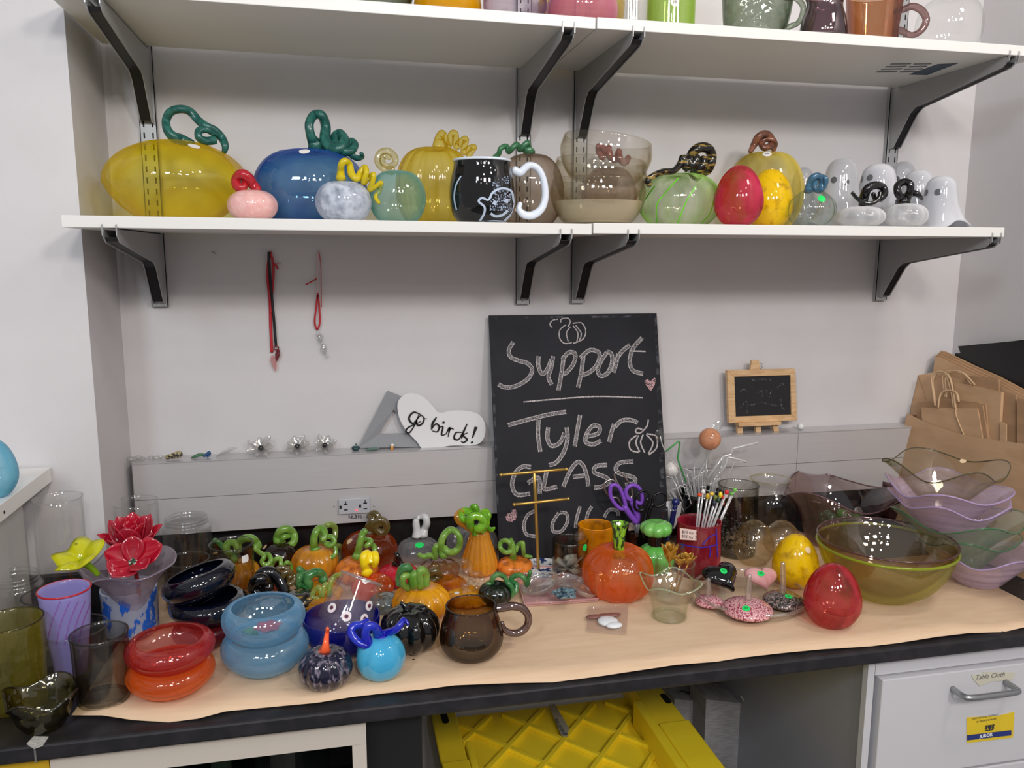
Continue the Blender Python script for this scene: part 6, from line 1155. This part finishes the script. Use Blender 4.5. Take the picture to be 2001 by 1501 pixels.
t, b, pg = vessel('large plum tinted clear bowl with a wavy rim holding green glass scrolls', 1636, 930, 214, PLUMB, [(0, 0), (.42, 0), (.52, .03), (.62, .3), (.72, .6), (.86, .85), (1, 1)], Y=-.185, name='glass_bowl', cat_='bowl', wave=(3, .015, .07, 1.57, 1.8), rim=(.0016, pb('plum_edge', (120, 88, 92), .08, coat=.4, trans=.3)), th=.0022)
vessel('dark plum vase almost hidden behind the ruffled bowls', 1742, 932, 52, tg('plum_dark', (80, 44, 52), milk=.1, mrgb=(40, 20, 26)), TUMB, Y=-.05, name='glass_vase', cat_='vase')
SC = [('clear', EDGE), ('deep green', tg('emerald', (30, 120, 80), milk=.4, mrgb=(10, 90, 56), gl=.14, dens=.8)), ('mid green', tg('mid_emerald', (90, 180, 90), milk=.4, mrgb=(60, 150, 60), gl=.14, dens=.8))]
pl = ['at the back left', 'at the back', 'at the back right', 'at the left', 'in the middle', 'at the right', 'at the front left', 'at the front', 'at the front right', 'on top left', 'on top', 'on top right', 'topmost', 'leaning on the right wall']
for k in range(14):
    ix, iy = k % 3-1, (k//3) % 3-1; lay_ = k//9; c = np.array([pg[0]+.022+ix*.044+.004*(k % 2), pg[1]+iy*-.022, fz(1024, pg[0], pg[1])+lay_*.016+.006*(iy > 0)]); kind_ = SC[(1, 0, 2, 0, 2, 0, 0, 1, 0, 1, 2, 0, 1, 0)[k]]
    t2 = thing('glass_scroll', '%s glass scroll ornament %s of the plum bowl' % (kind_[0], pl[k]), 'ornament', c, 'glass scrolls in the plum bowl'); P = []
    for q in range(12): a = q*.95+k; rr = .013-.0008*q; P.append(c+np.array([rr*math.cos(a), .5*rr*math.sin(a)+.002*math.sin(q), rr*math.sin(a)]))
    obj('scroll', tube(P, [.0036]*11+[.002], 8, 2), kind_[1], t2)
    if kind_[0] != 'clear': obj('bead', sph(c+np.array([0, -.006, .002]), .0135, 16, 10), kind_[1], t2)
# eggs
GOLDC2 = tg('gold_clear_egg', (242, 236, 220), milk=.05, mrgb=(220, 180, 110), gl=.12)
eg('clear glass egg with a golden sheen, left of the pair', 1473, 1016, 77, GOLDC2, Y=-.265); eg('clear glass egg with a golden sheen, right of the pair behind the yellow egg', 1528, 1017, 72, GOLDC2, Y=-.225)
t, b, g_ = eg('bright yellow speckled glass egg with a cream sticker beside the big olive bowl', 1554, 1044, 88, YELEGG, yb=1152, k=.5); decal(t, b, 1579, 1075, 6.5*g_[5], STICKC)
eg('red glass egg with gold flecks at the front, the largest egg', 1626, 1101, 108, REDEGG, yb=1230, k=.45)
# big nested bowls
OLB = tg('olive_lime_clear', (236, 234, 156), milk=.07, mrgb=(190, 196, 70), gl=.09); PLB = tg('plum_rim_clear', (220, 196, 188), milk=.03, mrgb=(160, 120, 120), gl=.09)
X, Y, m = locate(1726, 252, ZT, None, 1193, .52)
H_ = fz(1112, X, Y-126*m)-ZT
t, b, g_ = vessel('large olive lime glass bowl, outer one of the nested pair', 1726, 0, 252, OLB, [(0, 0), (.32, 0), (.42, .03), (.70, .26), (.89, .58), (.98, .88), (1.0, 1)], Y=Y, H=H_, name='glass_bowl', cat_='bowl', rim=(.0030, pb('olive_rim', (176, 192, 30), .08, coat=.4, trans=.5)), th=.003)
H2 = fz(1099, X, Y-126*m)-ZT-.012
t, b, g2 = vessel('large plum rimmed clear bowl nested in the olive lime bowl', 1727, 0, 248, PLB, [(0, 0), (.30, 0), (.40, .04), (.67, .28), (.87, .6), (.97, .9), (1.02, 1)], Y=Y, Z=ZT+.012, H=H2, name='glass_bowl', cat_='bowl', rim=(.0014, pb('plum_rim', (92, 52, 60), .08, coat=.4, trans=.3)), th=.0025)
# ruffled stack
LILR = tg('lilac_ruffle', (240, 228, 240), milk=.6, mrgb=(236, 216, 238), gl=.09, pat=(5, (1, 1, 14), .2, .7)); LILE = pb('lilac_edge', (196, 170, 222), .1, coat=.4, trans=.3)
GRR = tg('green_ruffle', (228, 238, 226), milk=.12, mrgb=(205, 228, 206), gl=.09); GRE = pb('green_edge', (70, 130, 82), .1, coat=.4, trans=.4)
Yr = -.43
for i, (xc, w_, ry, H, mt, rm, wv, lb) in enumerate((
  (1912, 190, 1074, None, LILR, LILE, (4, .010, .06, .4, 1.8), 'pale lilac ruffled glass bowl, bottom of the tall stack'),
  (1874, 194, 1040, .072, GRR, GRE, (4, .009, .06, 2.2, 1.8), 'green rimmed clear ruffled bowl, second from the bottom of the stack'),
  (1866, 228, 1004, .078, GRR, GRE, (4, .009, .05, 1.0, 1.8), 'green rimmed clear ruffled bowl, third from the bottom of the stack'),
  (1854, 214, 974, .074, LILR, LILE, (5, .009, .05, 0., 1.8), 'lilac edged ruffled glass bowl, third from the top of the stack'),
  (1848, 212, 950, .072, LILR, LILE, (4, .010, .06, 2.6, 1.8), 'lilac edged ruffled glass bowl, second from the top of the stack'),
  (1843, 212, 908, .074, tg('clear_ruffle', (232, 230, 212), gl=.09), pb('olive_edge', (96, 88, 52), .1, coat=.4, trans=.4), (4, .012, .07, .9, 1.8), 'clear ruffled bowl with a dark olive edge, top of the tall stack'))):
    Yr = -.462 if i == 0 else -.43; X = fx(xc, Yr, ZT+.1); zr = fz(ry, X, Yr)-ZT
    if H is None: H = zr
    t, b, g_ = vessel(lb, xc, 0, w_, mt, RUFF, Y=Yr, Z=ZT+zr-H, H=H, name='glass_bowl', cat_='bowl', wave=wv, rim=(.0013, rm), group='stack of ruffled bowls', th=.002)
    if i == 5: decal(t, b, 1882, 901, 6*g_[5], STICKC)
# --- front centre pieces
q_ = [WZ(x, y, ZT) for x, y in ((1012, 1140), (1040, 1112), (1158, 1118), (1168, 1176), (1026, 1186))]
t = thing('glass_tray', 'flat pink glass tray under the clear flower dish', 'tray', q_[0]); PKT = pb('pink_tray', (222, 168, 168), .08, coat=.5, trans=.25)
obj('plate', prism(q_, (0, 0, .004)), PKT, t, smooth=False, bev=.0015)
e_ = [p+np.array([0, 0, .006]) for p in q_]; obj('raised_edge', tube([p for p in e_], .0028, 8, 1, smooth=False, closed=True), PKT, t)
zt = ZT+.007
t = thing('glass_dish', 'clear ribbed three lobed flower dish on the pink tray', 'dish', WZ(1092, 1165, zt), None)
for k, (px, py, rp, tx) in enumerate(((1060, 1150, 38, -.35), (1107, 1140, 33, .1), (1138, 1158, 26, .35))):
    c = WZ(px, py+8, zt); mm = mpp(*c); obj('lobe', lathe(tuple(c), shell(norm_prof([(0, 0), (.3, 0), (.6, .15), (.85, .5), (1, 1)], rp*mm, rp*mm*.45, 4), .0018), 36, ribs=(24, .05, 0), tilt=((0, 1, 0), tx)), EDGE, t)
c = WZ(1103, 1168, zt+.012); mm = mpp(*c); t = thing('glass_flower', 'grey blue speckled glass flower resting on the clear dish', 'flower', c)
GBF = pb('grey_blue_speckle', (120, 150, 160), .1, coat=.5, rgb2=(40, 60, 74), pat=(150, (1, 1, 1), .45, .6), trans=.2)
for k in range(5): obj('petal', petal(c, k*2*PI/5+.3, 28*mm, 14*mm, .25, .5, .1, tip=.6), GBF, t, solid=.003)
obj('centre', sph(c+np.array([0, 0, .003]), 6*mm), pb('slate_centre', (60, 84, 104), .1, coat=.4), t)
qb = [WZ(x, y, ZT+.001) for x, y in ((1149, 1189), (1228, 1187), (1224, 1241), (1146, 1236))]
t = thing('zip_bag', 'small clear zip bag with white and brown pieces on the kraft paper', 'bag', qb[0])
obj('pouch', prism(qb, (0, 0, .004)), tg('bag_plastic', (246, 240, 236), milk=.10, mrgb=(240, 228, 222), gl=.10, bump=.5, dens=.15), t, smooth=False, bev=.001)
obj('zip_strip', tube([qb[0]+np.array([0, .0, .0045]), qb[1]+np.array([0, 0, .0045])], .0012, 6, 2), tg('bag_plastic', (0, 0, 0)), t)
c = WZ(1188, 1214, ZT+.006); obj('white_piece', join(sph(c, .020, 16, 9, sc=(1, 1.0, .3)), sph(c+np.array([.006, -.018, 0]), .014, 12, 7, sc=(1.2, .8, .35))), pb('white_piece', (228, 232, 236), .2), t)
obj('brown_piece', join(*[sph(c+np.array([dx, .024, 0]), .011, 10, 6, sc=(1.5, .7, .3)) for dx in (-.02, 0, .018)]), pb('brown_piece', (130, 86, 78), .3), t)
t, b, fg = vessel('clear tumbler holding golden glass flowers', 1318, 1085, 76, CLEAR, CYL, Y=-.405, rim=(.001, CLEARD))
GOLDF = pb('gold_glass', (200, 148, 50), .1, .35, coat=.5, rgb2=(160, 108, 30), pat=(60, (1, 1, 1), .4, .6))
for k, (px, py, lb) in enumerate(((1308, 1092, 'tallest golden glass flower, left in the clear tumbler'), (1328, 1098, 'golden glass flower in the middle of the clear tumbler'), (1344, 1096, 'golden glass flower leaning right in the clear tumbler'))):
    c = WY(px, py+8, fg[1]-.004*k); mm = mpp(*c); t = thing('glass_flower', lb, 'flower', c, 'golden glass flowers')
    for j in range(5): obj('petal', petal(c, j*2*PI/5+k, (38, 24, 24)[k]*mm, 8*mm, (1.1, .8, .8)[k], .5, .1), GOLDF, t, solid=.0016)
    for j in range(3): obj('petal', petal(c, j*2*PI/3+k*2, (46, 20, 28)[k]*mm, 7*mm, (1.4, 1.2, 1.2)[k], .5, -.1), GOLDF, t, solid=.0016)
    obj('stem', tube([c, (c+np.array([fg[0], fg[1], ZT+.01]))/2, np.array([fg[0]+.006*(k-1), fg[1], ZT+.01])], .0022, 8, 2), GOLDF, t)
vessel('clear greenish glass bowl with a deeply ruffled rim at the front', 1309, 1117, 112, tg('clear_green_ruffle', (242, 247, 236), gl=.1, bump=.3), [(0, 0), (.56, 0), (.60, .05), (.62, .3), (.72, .6), (.88, .85), (1, 1)], yb=1214, name='glass_bowl', cat_='bowl', wave=(4, .006, .09, 2.3, 2.), rim=(.0014, tg('pale_green_edge', (200, 220, 170), milk=.3, mrgb=(214, 226, 190), gl=.2)), th=.003, k=.35, rt=.9)
# shallow dish with hearts and ring holders
X, Y, m = locate(1467, 216, ZT, None, 1220, .97)
t, b, dg = vessel('large shallow clear glass dish holding hearts and ring holders', 1467, 0, 218, CLEAR, [(0, 0), (.82, 0), (.9, .05), (.97, .5), (1, 1)], Y=Y, H=.018, name='glass_dish', cat_='dish', rim=(.0030, EDGE), th=.003)
def heart(label, C, s, mat, tx, ty, rot, px, py, st=None, gr='glass hearts in the dish'):
    Cn = WY(px, py, dg[1]+C); t = thing('glass_heart', label, 'heart', Cn, gr); V = []; F = []; nr = 7; K = 36; M = Matrix.Rotation(rot, 3, 'Z')@Matrix.Rotation(tx, 3, 'X')@Matrix.Rotation(ty, 3, 'Y')
    for sg in (1, -1):
        for i in range(nr+1):
            q = i/nr; q2 = math.sin(q*PI/2)
            for j in range(K):
                a = 2*PI*j/K; x = 16*math.sin(a)**3; y = 13*math.cos(a)-5*math.cos(2*a)-2*math.cos(3*a)-math.cos(4*a)
                V.append(tuple(Cn+np.array(M@Vector((x/16*s*q2, y/16*s*q2, sg*s*.42*math.cos(q*PI/2))))))
    for h in range(2):
        for i in range(nr):
            for j in range(K): F.append(tuple(h*(nr+1)*K+v for v in (i*K+j, i*K+(j+1) % K, (i+1)*K+(j+1) % K, (i+1)*K+j)))
    b = obj('body', (V, F), mat, t); decal(t, b, *st, .0072, STICKG, txt='20')
heart('thick black glass heart with a green price sticker', .035, .040, BLACKG, .45, -.1, .25, 1411, 1125, (1414, 1116))
heart('pale pink glass heart with a green price sticker', .025, .034, pb('pink_heart', (228, 172, 172), .08, coat=.5, rgb2=(214, 150, 150), pat=(20, (1, 1, 1), .4, .6)), .35, .0, -.15, 1489, 1128, (1487, 1121))
def ringh(label, xc, yc, w_, mat, sx, top, st):
    c = WZ(xc, yc, ZT+.006); m = mpp(*c); R = w_/2*m; t = thing('ring_holder', label, 'ring holder', c, 'glass ring holders')
    b = obj('base', lathe(tuple(c), norm_prof([(0, 0), (.7, 0), (.95, .12), (1, .35), (.85, .65), (.5, .9), (0, 1)], R, R*.55, 4), 40), mat, t)
    zb = c[2]+R*.48; zz = fz(top, c[0], c[1]); xx = fx(sx, c[1], zz)
    obj('cone', tube([(c[0]+(xx-c[0])*.6, c[1], zb), ((xx+c[0])/2+(xx-c[0])*.2, c[1], (zb+zz)/2), (xx, c[1], zz)], [.0066, .0052, .0044], 12, 4), EDGE, t)
    if st: decal(t, b, *st, .0075, STICKG, txt='20')
PKS = pb('pink_speckle', (224, 168, 172), .06, coat=.6, rgb2=(140, 44, 66), pat=(330, (1, 1, .6), .48, .58)); DKS = pb('dark_speckle_green', (46, 48, 46), .06, coat=.6, rgb2=(150, 130, 126), pat=(330, (1, 1, .6), .48, .58))
ringh('small pink speckled glass ring holder, leftmost in the dish', 1386, 1180, 56, PKS, 1384, 1131, None); ringh('largest pink speckled ring holder with a green price sticker', 1460, 1198, 98, PKS, 1465, 1124, (1458, 1189)); ringh('dark speckled ring holder with a tall clear post and green sticker', 1531, 1180, 80, DKS, 1530, 1099, (1541, 1166))
